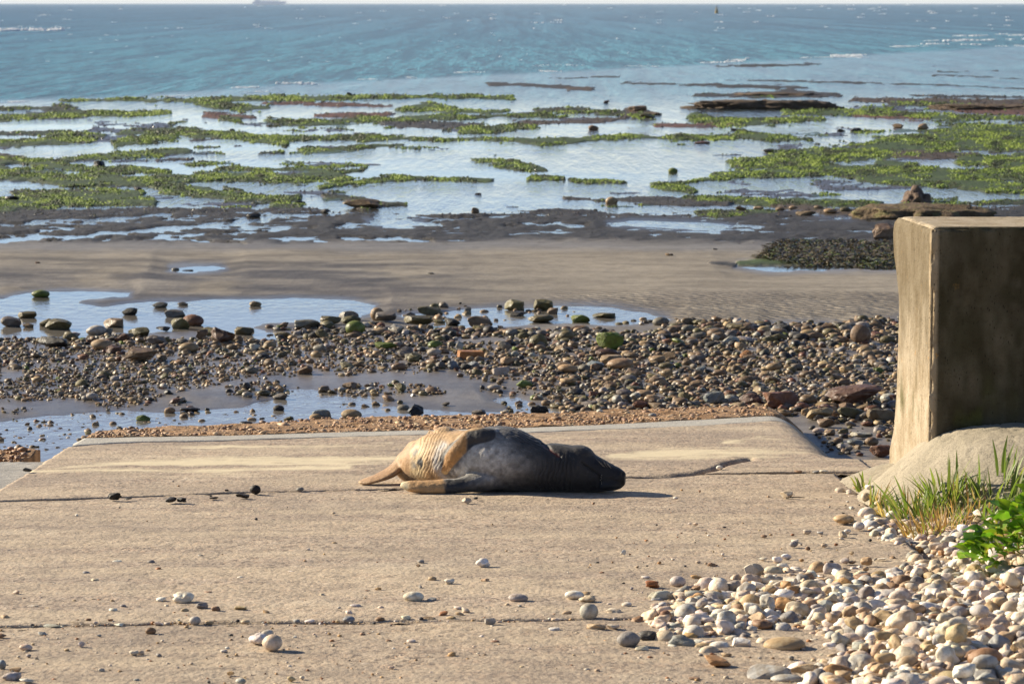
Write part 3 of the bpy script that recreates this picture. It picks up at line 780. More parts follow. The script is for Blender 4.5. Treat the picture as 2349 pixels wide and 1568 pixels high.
farv = sstep(130, 30, py + 14 * fbm(xs_ * .004, ys_ * .001, seed=92))
Zs = BEACH + np.where(deep_or_sky_v > 0, 0.0, 0)
V = np.stack([xs_, ys_, Zs], -1)
ripv = np.clip(.25 + sstep(230, 120, py) * .9 + sstep(300, 420, py) * .4, 0, 1.2)
swell = (.062 + .10 * sstep(260, 150, py) + .05 * sstep(1050, 1300, px) * sstep(430, 380, py) + .02 * sstep(500, 420, py)) * (py < 520)
link("sea", mesh_np("sea", V, grid_faces(len(rd), 220), None, {"DeepOrSky": deep_or_sky_v, "Ripple": ripv, "Far": farv, "Swell": swell, "Near": sstep(640, 760, py)}), M_SEA, kind="structure")
# sea bed far below keeps the water closed
# ------------------------------------------------------------------ seal
def catmull(P, n):
    P = np.asarray(P, float)
    Q = np.vstack([2 * P[0] - P[1], P, 2 * P[-1] - P[-2]])
    t = np.linspace(0, len(P) - 1, n)
    i = np.minimum(t.astype(int), len(P) - 2); f = (t - i)[:, None]
    p0, p1, p2, p3 = Q[i], Q[i + 1], Q[i + 2], Q[i + 3]
    return 0.5 * ((2 * p1) + (-p0 + p2) * f + (2 * p0 - 5 * p1 + 4 * p2 - p3) * f ** 2 + (-p0 + 3 * p1 - 3 * p2 + p3) * f ** 3)

def loft_rings(C, A, B, ra, rb, nseg=40, ex=2.0, zmin=None):
    """rings round centres C along axes A,B (unit) with radii ra,rb; closed ends"""
    th = np.linspace(0, 2 * np.pi, nseg, endpoint=False)
    c = np.sign(np.cos(th)) * np.abs(np.cos(th)) ** (2 / ex); s = np.sign(np.sin(th)) * np.abs(np.sin(th)) ** (2 / ex)
    V = C[:, None, :] + A[:, None, :] * (ra[:, None] * c)[..., None] + B[:, None, :] * (rb[:, None] * s)[..., None]
    if zmin is not None:
        V[..., 2] = np.maximum(V[..., 2], zmin)
    n = len(C)
    i = np.arange(n * nseg).reshape(n, nseg); j = np.roll(i, -1, 1)
    Fc = np.stack([i[:-1], j[:-1], j[1:], i[1:]], -1).reshape(-1, 4)
    V = np.vstack([V.reshape(-1, 3), C[0], C[-1]])
    a, b = n * nseg, n * nseg + 1
    T = [[a, j[0, k], i[0, k]] for k in range(nseg)] + [[b, i[-1, k], j[-1, k]] for k in range(nseg)]
    return V, [list(q) for q in Fc] + T

# stations: X, Yc, top Z, half width, bottom Z
SPINE = [(-.475, .70, .085, .050, .010), (-.462, .64, .135, .085, .0), (-.435, .575, .180, .125, -.012), (-.375, .50, .232, .160, -.015), (-.30, .42, .276, .185, -.015), (-.22, .35, .279, .200, -.015), (-.12, .285, .293, .208, -.015),
         (-.03, .235, .312, .212, -.015), (.05, .205, .307, .203, -.015), (.15, .175, .268, .178, -.015), (.22, .158, .234, .155, -.012), (.27, .148, .232, .145, -.012), (.36, .130, .221, .128, -.012), (.43, .120, .197, .112, -.010),
         (.50, .108, .163, .090, -.006), (.555, .098, .132, .064, .008), (.596, .092, .112, .051, .018), (.619, .090, .091, .036, .030)]
sp = catmull(SPINE, 110)
Cc = np.stack([sp[:, 0], sp[:, 1], (sp[:, 2] + sp[:, 4]) / 2], -1)
tg = np.gradient(sp[:, :2], axis=0); tg /= np.linalg.norm(tg, axis=1)[:, None]
Aa = np.stack([tg[:, 1], -tg[:, 0], np.zeros(len(sp))], -1)
Bb = np.tile([0., 0., 1.], (len(sp), 1))
pieces = [loft_rings(Cc, Aa, Bb, sp[:, 3], (sp[:, 2] - sp[:, 4]) / 2, 56, 2.15, -.004)]

def flipper(P, nrm, n=40, nseg=20, ex=2.2, zmin=None):
    """P rows: x y z half-width half-thickness ; nrm = blade normals"""
    q = catmull(P, n)
    t = np.gradient(q[:, :3], axis=0); t /= np.linalg.norm(t, axis=1)[:, None]
    N = catmull(nrm, n); N = N - t * (N * t).sum(1)[:, None]; N /= np.linalg.norm(N, axis=1)[:, None]
    A = np.cross(t, N)
    w = q[:, 3].copy(); h = q[:, 4].copy()
    return loft_rings(q[:, :3], A, N, w, h, nseg, ex, zmin)

# near fore flipper lying on the concrete
pieces.append(flipper([(-.02, .10, .075, .07, .060), (-.12, .060, .050, .060, .042), (-.20, .036, .036, .050, .031), (-.30, .022, .029, .046, .026), (-.39, .022, .028, .045, .024), (-.455, .028, .032, .036, .020), (-.497, .034, .036, .016, .010)],
                      [(0, -.6, 1)] * 7, zmin=-.002))
# upper fore flipper draped over the belly
pieces.append(flipper([(.02, .17, .262, .05, .034), (-.06, .108, .268, .048, .036), (-.150, .122, .266, .044, .034), (-.207, .120, .215, .042, .032), (-.246, .140, .159, .038, .029), (-.272, .180, .110, .030, .023), (-.283, .200, .086, .014, .012)],
                      [(-.1, -.7, .8), (-.2, -.75, .7), (-.35, -.8, .55), (-.45, -.85, .35), (-.45, -.9, .15), (-.4, -.9, 0), (-.4, -.9, 0)]))
# hind flippers
pieces.append(flipper([(-.43, .60, .145, .085, .07), (-.475, .555, .125, .070, .042), (-.52, .510, .088, .062, .030), (-.57, .465, .052, .074, .022), (-.63, .435, .028, .078, .015), (-.69, .415, .013, .064, .011), (-.722, .405, .010, .022, .007)],
                      [(-.75, -.3, .6), (-.75, -.3, .6), (-.65, -.3, .7), (-.5, -.25, .85), (-.2, -.1, 1), (0, -.05, 1), (0, 0, 1)], zmin=.001))
pieces.append(flipper([(-.455, .62, .06, .05, .045), (-.44, .545, .035, .05, .026), (-.425, .49, .018, .046, .014), (-.405, .45, .012, .034, .009)], [(-.2, -.4, 1)] * 4, zmin=.001))
# belly skin folds by the hips
for (P, r) in (([(-.345, .46, .26), (-.385, .42, .20), (-.395, .375, .12), (-.375, .345, .04)], .026), ([(-.29, .40, .278), (-.335, .345, .215), (-.350, .290, .13), (-.335, .255, .045)], .024)):
    q = [(*p, r, r * .8) for p in P]
    pieces.append(flipper(q, [(-.5, -.8, .2)] * len(q), 30, 16))
# upper hip bulge, lower jaw, brow
def blob(c, r):
    m = []
    th = np.linspace(-np.pi / 2, np.pi / 2, 14)
    C = np.array([[c[0] + r[0] * math.sin(a), c[1], c[2]] for a in th])
    k = np.cos(th)
    return loft_rings(C, np.tile([0., 1., 0.], (14, 1)), np.tile([0., 0., 1.], (14, 1)), r[1] * k + 1e-4, r[2] * k + 1e-4, 24)
pieces.append(blob((-.285, .40, .235), (.075, .10, .062)))
pieces.append(blob((.522, .080, .030), (.088, .062, .030)))
pieces.append(blob((.385, .125, .165), (.085, .09, .062)))
pieces.append(blob((.586, .080, .078), (.038, .038, .033)))

sealroot = bpy.data.objects.new("seal", None)
COL.objects.link(sealroot)
ox, oy = at_ramp(1148.7, 1131)
sealroot.location = (float(ox), float(oy), float(ramp_z(oy)) + .002)
sealroot.rotation_euler = (math.atan(RB), 0, 0)
tag(sealroot, "grey seal with a golden tan hind body lying on its side on the concrete slipway", "seal")

vs_, fs_, of = [], [], 0
for v, f in pieces:
    vs_.append(v); fs_ += [[i + of for i in q] for q in f]; of += len(v)
raw = bpy.data.meshes.new("raw"); raw.from_pydata(np.vstack(vs_).tolist(), [], fs_); raw.update()
tmp = bpy.data.objects.new("tmp", raw); COL.objects.link(tmp)
md = tmp.modifiers.new("r", 'REMESH'); md.mode = 'VOXEL'; md.voxel_size = 0.0044
dg = bpy.context.evaluated_depsgraph_get()
ev = tmp.evaluated_get(dg)
bm_ = bpy.data.meshes.new_from_object(ev)
bpy.data.objects.remove(tmp)
nv = len(bm_.vertices)
P = np.empty(nv * 3); bm_.vertices.foreach_get("co", P); P = P.reshape(-1, 3)
ed = np.empty(len(bm_.edges) * 2, np.int32); bm_.edges.foreach_get("vertices", ed); ed = ed.reshape(-1, 2)
deg = np.bincount(ed.ravel(), minlength=nv).astype(float)
def smooth(P, it, lam=.5):
    for _ in range(it):
        s = np.zeros_like(P)
        np.add.at(s, ed[:, 0], P[ed[:, 1]]); np.add.at(s, ed[:, 1], P[ed[:, 0]])
        P = P * (1 - lam) + lam * s / np.maximum(deg, 1)[:, None]
    return P
P = smooth(P, 9)
bm_.vertices.foreach_set("co", P.ravel()); bm_.update()
N = np.empty(nv * 3); bm_.vertex_normals.foreach_get("vector", N); N = N.reshape(-1, 3)

def uv_of(P):
    return 1180 + 1547 * P[:, 0], 650 - 1547 * (P[:, 2] + .107 * P[:, 1])
u, v = uv_of(P)
n1 = fbm(P[:, 0] * 14, P[:, 1] * 14, P[:, 2] * 14, 4, 101); n2 = fbm(P[:, 0] * 45, P[:, 1] * 45, P[:, 2] * 45, 3, 102); n3 = fbm(P[:, 0] * 5, P[:, 1] * 5, P[:, 2] * 5, 3, 103)
front = N[:, 1] < .5
def gl(pts, w):
    return np.exp(-(line_d(u + 10 * n1, v + 10 * n2, pts) / w) ** 2)
D = 0.0035 * n1 + 0.0022 * n2
# neck wrinkles
mk = sstep(1400, 1500, u) * sstep(1790, 1690, u) * sstep(330, 420, v)
ph = (u + 26 * n1 + 12 * n2 + .10 * v) / 33.0
D = D - mk * 0.012 * np.clip(1 - np.abs(((ph % 1) - .5) * 4.2), 0, 1) * (.5 + .8 * np.clip(n3 + .4, 0, 1))
# wrinkles round the shoulder, running down to the neck fold
mk2 = sstep(1240, 1340, u) * sstep(1600, 1500, u) * sstep(430, 350, v)
ph2 = (v - .55 * (u - 1200) + 22 * n1) / 22.0
D = D - mk2 * 0.004 * np.clip(1 - np.abs(((ph2 % 1) - .5) * 4), 0, 1)
# hip wrinkles
mk3 = sstep(780, 700, u) * sstep(500, 560, u) * (1 - ((v > 540) & (P[:, 1] < .12)))
ph3 = (u + .42 * v + 30 * n1) / 26.0
D = D - mk3 * 0.0026 * np.clip(1 - np.abs(((ph3 % 1) - .5) * 4), 0, 1)
wound = gl([(1508, 282), (1545, 300), (1580, 335), (1618, 362)], 9)
D = D - 0.010 * gl([(1500, 262), (1545, 296), (1580, 335), (1620, 366)], 13) - 0.006 * gl([(1530, 262), (1550, 290)], 12)
mouth = gl([(1800, 418), (1860, 455), (1905, 490), (1935, 515), (1950, 555), (1935, 610)], 8)
D = D - 0.009 * mouth * front
nostril = np.exp(-(((u - 2118) / 12) ** 2 + ((v - 503) / 16) ** 2))
D = D - 0.008 * nostril
eye = np.exp(-(((u - 1722) / 20) ** 2 + ((v - 388 - .3 * (u - 1722)) / 7) ** 2))
D = D - 0.004 * eye * front
sh = gl([(800, 560), (830, 530), (900, 470), (1000, 330)], 12)
D = D - 0.002 * sh
lowc = sstep(.0, .02, P[:, 2])
P = P + N * (D * lowc)[:, None]
P = smooth(P, 1, .35)
P[:, 2] = np.maximum(P[:, 2], -.002)

# coat
def lerp(c, t, k):
    k = np.clip(k, 0, 1)[:, None]
    return c * (1 - k) + np.array([t]) * k
c = np.tile(np.array([[.033, .029, .026]]), (nv, 1))
uu, vv = u + 34 * n1 + 20 * n2, v + 34 * n1
belly = np.exp(-(((uu - 1110) / 225) ** 2 + ((vv - 385) / 165) ** 2))
c = lerp(c, (.60, .56, .50), belly * (.75 + .6 * n2))
c = lerp(c, (.55, .50, .41), np.exp(-(((uu - 1000) / 70) ** 2 + ((vv - 405) / 45) ** 2)) * .7)
c = lerp(c, (.60, .575, .52), np.clip(gl([(800, 545), (850, 500), (910, 460)], 34), 0, 1) * (.6 + .7 * n2))
c = lerp(c, (.45, .43, .39), gl([(880, 500), (930, 380), (1010, 270), (1100, 190)], 32) * .55)
c = lerp(c, (.42, .40, .37), gl([(1150, 165), (1110, 205), (1060, 240)], 18) * (.4 + .8 * n2))
c = lerp(c, (.014, .013, .013), sstep(1780, 1950, u + 20 * n1) * sstep(330, 430, v) * .8)
c = lerp(c, (.020, .018, .018), sstep(1180, 1300, u) * sstep(330, 240, vv) * .6)
# golden hind body with dark fur streaks
stk = fbm(P[:, 0] * 9 + P[:, 2] * 6, P[:, 1] * 9, P[:, 2] * 30 - P[:, 0] * 38, 4, 121)
bx = np.interp(v, [100, 140, 200, 260, 330, 420, 500, 560, 650], [1100, 1060, 905, 800, 730, 690, 720, 800, 850])
hind = sstep(14, -14, uu * .35 + u * .65 - bx - 10 * n1)
tan_ = np.array([.47, .300, .145])
c = c * (1 - hind[:, None]) + (tan_[None] * (1 + .28 * n1 + .22 * n2)[:, None]) * hind[:, None]
c = lerp(c, (.70, .53, .29), hind * sstep(620, 520, uu) * sstep(250, 320, v) * .8)
c = lerp(c, (.20, .125, .06), hind * np.clip((stk - .12) * 3.2, 0, .75))
c = lerp(c, (.40, .385, .36), gl([(745, 275), (700, 320), (672, 390), (680, 460), (730, 530), (790, 550)], 30) * (.85 + .5 * n2) * (u < 830))
c = lerp(c, (.13, .13, .13), gl([(515, 315), (500, 345)], 16) * .8)
c = lerp(c, (.14, .14, .14), np.exp(-(((uu - 492) / 22) ** 2 + ((vv - 425) / 26) ** 2)) * .9)
c = lerp(c, (.030, .030, .032), np.clip(np.exp(-(((uu - 542) / 16) ** 2 + ((vv - 408) / 40) ** 2)) * 1.5, 0, 1))
c = lerp(c, (.60, .48, .27), np.exp(-(((uu - 520) / 26) ** 2 + ((vv - 485) / 26) ** 2)))
# hind flippers
hf = sstep(-.435, -.475, P[:, 0]) * sstep(470, 420, u)
c = lerp(c, (.35, .205, .095), sstep(488, 455, u + .0 * v) * sstep(250, 290, v))
c = lerp(c, (.42, .26, .13), sstep(200, 110, u))
# near fore flipper
nf = (v > 545) & (u < 960) & (P[:, 1] < .115)
k = nf * sstep(765, 735, u + 18 * n2)
c = lerp(c, (.52, .30, .125), k); c = lerp(c, (.72, .60, .36), nf * sstep(500, 440, u + 25 * n2)); c = lerp(c, (.040, .037, .036), nf * sstep(735, 775, u + 18 * n2) * sstep(960, 880, u))
# upper fore flipper
axis = [(1090, 200), (950, 230), (860, 310), (790, 395), (748, 480)]
dfl = line_d(u, v, axis, [50, 56, 54, 48, 24])
on = sstep(10, -4, dfl) * (N[:, 1] < .3)
c = lerp(c, (.042, .038, .036), on * sstep(905, 930, u + 10 * n2))
c = lerp(c, (.40, .215, .078), on * sstep(930, 900, u + 10 * n2)); c = lerp(c, (.55, .38, .17), on * sstep(470, 495, v) * sstep(800, 760, u))
c = lerp(c, (.13, .030, .022), wound * 1.1); c = lerp(c, (.008, .008, .008), mouth * front * .8 + nostril)
c = c * (1 + .22 * n2 + .12 * fbm(P[:, 0] * 90, P[:, 1] * 90, P[:, 2] * 90, 2, 109))[:, None]
bm_.vertices.foreach_set("co", P.ravel())
a = bm_.attributes.get("Col") or bm_.attributes.new("Col", 'FLOAT_COLOR', 'POINT')
cc = np.ones((nv, 4), np.float32); cc[:, :3] = np.clip(c, .006, .9); a.data.foreach_set("color", cc.ravel())
bm_.polygons.foreach_set("use_smooth", np.ones(len(bm_.polygons), bool))
bm_.materials.clear(); bm_.update()
k = NT("seal_coat")
co = k.coord("Object")
base = k.attr("Col", "Color")
h1 = k.noise(k.mapping(co, (60, 160, 160)), 1.6, 3, 0.7); h2 = k.noise(co, 60, 4, .65)
cm = k.mix(k.ramp(h1, (0.35, .5), (0.55, 0.0)), base, k.mix(1.0, base, (.5, .48, .45), 'MULTIPLY'))
cm = k.mix(k.ramp(h2, (0.56, 0.0), (0.72, .4)), cm, k.mix(1.0, base, (1.6, 1.55, 1.5), 'MULTIPLY'))
M_SEAL = k.fin(cm, 0.55, k.bump(k.math('ADD', h1, k.math('MULTIPLY', h2, 1.3)), .55, .004), .3)
k.b.inputs["Sheen Weight"].default_value = 0.09; k.b.inputs["Sheen Roughness"].default_value = 0.4
body = link("body", bm_, M_SEAL, sealroot)

# whiskers and teeth
def tube(pts, r0, r1, seg=5):
    P_ = catmull(pts, 8); t = np.gradient(P_, axis=0); t /= np.linalg.norm(t, axis=1)[:, None]
    a_ = np.cross(t, [0.31, .2, .93]); a_ /= np.linalg.norm(a_, axis=1)[:, None]
    r = np.linspace(r0, r1, 8)
    return loft_rings(P_, a_, np.cross(t, a_), r, r, seg)
M_PALE = NT("pale_horn").fin((.30, .27, .22), .5)
fr = np.where((N[:, 1] < .2))[0]
def surf_pt(uq, vq):
    d = (u[fr] - uq) ** 2 + (v[fr] - vq) ** 2
    return P[fr[np.argmin(d)]]
wm = None
for i in range(12):
    uq = 1945 + 8 * i + random.uniform(-4, 4); vq = 425 + 3.0 * i + random.uniform(-14, 14)
    p = surf_pt(uq, vq)
    L = random.uniform(.025, .045)
    e = p + np.array([-.55 * L, -.55 * L, .62 * L + random.uniform(-.004, .006)])
    Vt, Ft = tube([p - [0, -.002, .002], (p + e) / 2 + [0, -.003, -.002], e], .0011, .0004)
    m = bpy.data.meshes.new("whisker"); m.from_pydata(Vt.tolist(), [], Ft); m.update()
    link("whisker", m, M_PALE, sealroot)
for i in range(6):
    p = surf_pt(1950 + random.uniform(-4, 4), 512 + i * 13)
    Vt, Ft = blob((0, 0, 0), (.0018, .0016, .0022))
    m = bpy.data.meshes.new("tooth"); m.from_pydata((Vt + p + [0, -.001, 0]).tolist(), [], Ft); m.update()
    link("tooth", m, M_PALE, sealroot)
# ------------------------------------------------------------------ stone shapes
def ico(sub):
    import bmesh
    b = bmesh.new(); bmesh.ops.create_icosphere(b, subdivisions=sub, radius=1.0)
    b.verts.ensure_lookup_table()
    V = np.array([q.co[:] for q in b.verts]); Fc = np.array([[w.index for w in f.verts] for f in b.faces])
    b.free()
    return V, Fc
ICO = {1: ico(1), 2: ico(2), 3: ico(3), 4: ico(4), 5: ico(5)}

def stone_shape(seed, sub, kind):
    """unit stone (about 2 across in x); kind: round, flint (knobbly), angular, slab, craggy"""
    r = np.random.default_rng(seed)
    V0, Fc = ICO[sub]
    V = V0.copy()
    if kind == 'round':
        V = V * (1 + .10 * fbm(V[:, 0] * .9 + seed, V[:, 1] * .9, V[:, 2] * .9, 2, seed))[:, None] * [1, r.uniform(.68, .92), r.uniform(.55, .80)]
    elif kind == 'flint':
        V = V * (1 + .62 * fbm(V[:, 0] * 1.15 + seed, V[:, 1] * 1.15, V[:, 2] * 1.15, 2, seed) + .12 * fbm(V[:, 0] * 2.6, V[:, 1] * 2.6, V[:, 2] * 2.6, 2, seed + 3))[:, None] * [1, r.uniform(.6, .9), r.uniform(.5, .78)]
    else:
        ncut = {'angular': 9, 'slab': 9, 'craggy': 12}[kind]
        V = V * 1.0
        for i in range(ncut):
            nrm = r.normal(size=3); nrm /= np.linalg.norm(nrm); lim = r.uniform(.42, .74)
            d = V @ nrm
            V = V - np.clip(d - lim, 0, 9)[:, None] * nrm[None] * .93
        a = .09 if kind != 'craggy' else .30
        V = V * (1 + a * fbm(V[:, 0] * 2.2 + seed, V[:, 1] * 2.2, V[:, 2] * 2.2, 3, seed))[:, None]
        V = V * [1, r.uniform(.65, .9), {'angular': r.uniform(.6, .8), 'slab': .30, 'craggy': .8}[kind]]
    V = V - (V.max(0) + V.min(0)) / 2
    V = V / V[:, 0].max()
    for a_ in (1, 2):
        lim_ = (.92, .80)[a_ - 1] if kind != 'slab' else .9
        V[:, a_] *= min(1.0, lim_ / np.abs(V[:, a_]).max())
    return V, Fc

SHAPES = {}
def shapes(kind, sub, n):
    key = (kind, sub)
    if key not in SHAPES:
        SHAPES[key] = [stone_shape(100 + 17 * i + 1000 * sub, sub, kind) for i in range(n)]
    return SHAPES[key]
MESHES = {}
def stone_mesh(kind, sub, i, mat):
    key = (kind, sub, i, mat.name)
    if key not in MESHES:
        L = shapes(kind, sub, 14)
        V, Fc = L[i % len(L)]
        V, Fc = (V, Fc)
        m = mesh_np("stone_shape", V, Fc, smooth=kind in ('round', 'flint') or sub < 2); m.materials.append(mat)
        MESHES[key] = m
    return MESHES[key]

def mass(name, items, mat, kind_pick, sub, label=None, cat=None, smooth=True):
    """items: x y z rx ry rz yaw tilt r g b -> one joined stuff mesh"""
    Vs, Fs, Cs, of = [], [], [], 0
    for k, it in enumerate(items):
        L = shapes(kind_pick[k % len(kind_pick)], sub, 14)
        V, Fc = L[(k * 7 + 3) % len(L)]
        V = V * [it[3], it[4] / max(1e-6, np.abs(V[:, 1]).max()), it[5] / max(1e-6, np.abs(V[:, 2]).max())]
        ct, st = math.cos(it[7]), math.sin(it[7]); V = np.stack([V[:, 0], V[:, 1] * ct - V[:, 2] * st, V[:, 1] * st + V[:, 2] * ct], -1)
        c, s = math.cos(it[6]), math.sin(it[6])
        V = np.stack([V[:, 0] * c - V[:, 1] * s, V[:, 0] * s + V[:, 1] * c, V[:, 2]], -1) + [it[0], it[1], it[2]]
        Vs.append(V); Fs.append(Fc + of); of += len(V); Cs.append(np.tile([it[8:11]], (len(V), 1)))
    return link(name, mesh_np(name, np.vstack(Vs), np.vstack(Fs), np.vstack(Cs), smooth=smooth), mat, kind="stuff", label=label, cat=cat)

PAL = {
    'white': (.70, .64, .54), 'chalk': (.82, .78, .70), 'cream': (.58, .475, .345), 'grey': (.27, .255, .235), 'pale grey': (.43, .40, .35), 'blue-grey': (.24, .255, .275),
    'tan': (.45, .325, .185), 'brown': (.26, .155, .085), 'rust': (.34, .14, .05), 'dark': (.060, .055, .050), 'pinkish': (.58, .485, .40), 'orange': (.46, .275, .115),
}
SHPAL = {
    'olive': (.120, .100, .042), 'green': (.115, .150, .020), 'grey': (.150, .132, .105), 'dark': (.036, .031, .025), 'brown': (.165, .110, .060), 'tan': (.30, .21, .11),
    'rust': (.15, .066, .034), 'pale': (.34, .31, .265), 'blue-grey': (.165, .185, .19), 'orange': (.34, .165, .058), 'red-brown': (.095, .048, .030), 'black': (.012, .012, .013),
}
def jit(c, a=.14):
    f = random.uniform(1 - a, 1 + a)
    return tuple(max(.008, q * f * random.uniform(.95, 1.05)) for q in c)

def at_bank(px, py):
    dx, dy, dz = [float(q) for q in ray(px, py)]
    off = 0.0
    for _ in range(12):
        t = (RA + off - CAMH) / (dz - RB * dy)
        x, y = dx * t, dy * t
        off = .5 * off + .5 * (max(float(bank_z(np.float64(x), np.float64(y))), float(mound_z(np.float64(x), np.float64(y)))) - float(ramp_z(y)))
    return x, y

def put_stone(name, px, pyb, w, h, colr, kind, surf, label, cat, group, mat=None, sub=2, yaw=None, sink=.18, seed=None):
    """a stone whose foot stands at picture point (px, pyb); w,h its size in photograph pixels, turned into metres at its distance"""
    if surf == 'ramp':
        x, y = at_ramp(px, pyb); z = float(ramp_z(y) - drop(np.float64(x), np.float64(y)))
    elif surf == 'bank':
        x, y = at_bank(px, pyb); z = max(float(bank_z(np.float64(x), np.float64(y))), float(mound_z(np.float64(x), np.float64(y))))
    else:
        x, y = at_z(px, pyb, BEACH + .01); z = float(ground_z(x, y)[0]); z = max(z, BEACH - .012)
    x, y = float(x), float(y)
    s = y / F * 1.01
    rx = w * s / 2; rz = max(h * s / 2 * 1.04, .25 * rx * .5)
    i = random.randrange(14) if seed is None else seed
    m = stone_mesh(kind, sub, i, mat)
    ym = np.abs(np.array([v.co.y for v in m.vertices])).max() if 0 else 0.75
    zm = max(abs(v.co.z) for v in m.vertices)
    o = bpy.data.objects.new(name, m); COL.objects.link(o)
    o.scale = (rx, rx * random.uniform(.9, 1.15), rz / zm)
    o.location = (x, y + rx * .35, z + rz * (1 - sink * 2))
    a = random.uniform(-.35, .35) if yaw is None else yaw
    o.rotation_euler = (random.uniform(-.12, .12), random.uniform(-.10, .10), a + (math.pi if random.random() < .5 else 0))
    o.color = (*colr, 1)
    tag(o, label, cat, group)
    return o

def where_x(px, names):
    for lim, nm in names:
        if px < lim: return nm
    return names[-1][1]

# ------------------------------------------------------------------ rocks of the shore, one by one
LM = [(150, "far left"), (420, "beyond slipway's left corner"), (620, "left of centre"), (800, "left of seal"), (980, "beyond seal's tail"), (1180, "beyond seal's back"), (1400, "beyond seal's head"), (1650, "right of seal"), (1900, "beyond slipway's shoulder"), (3000, "beside the wall")]
ZN = [(705, "at sand's edge"), (735, "in the pool"), (775, "on belt's far rim"), (830, "in belt's far half"), (890, "in belt's near half"), (935, "on wet sand"), (3000, "behind slipway's foot")]
SZ = [(24, "small"), (36, "fist-sized"), (50, "mid-sized"), (70, "large"), (999, "very large")]
USED = {}
def shore_rock(px, pyb, w, h, c, kind='angular', label=None, cat="rock", wet=True, name="shore_rock"):
    if label is None:
        sh = {'angular': 'blocky', 'round': 'rounded', 'slab': 'flat', 'craggy': 'jagged', 'flint': 'lumpy'}[kind]
        label = f"{where_x(w, SZ)} {sh} {c} stone {where_x(pyb, ZN)}, {where_x(px, LM)}"
        label = " ".join(label.split()[:16]).rstrip(",")
    g = "rocks and stones along the wet shore"
    sub = 3 if w >= 40 else 2
    return put_stone(name, px, pyb, w, h, jit(SHPAL[c], .12), kind, 'beach', label, cat, g, M_WET if wet else M_STONE, sub)

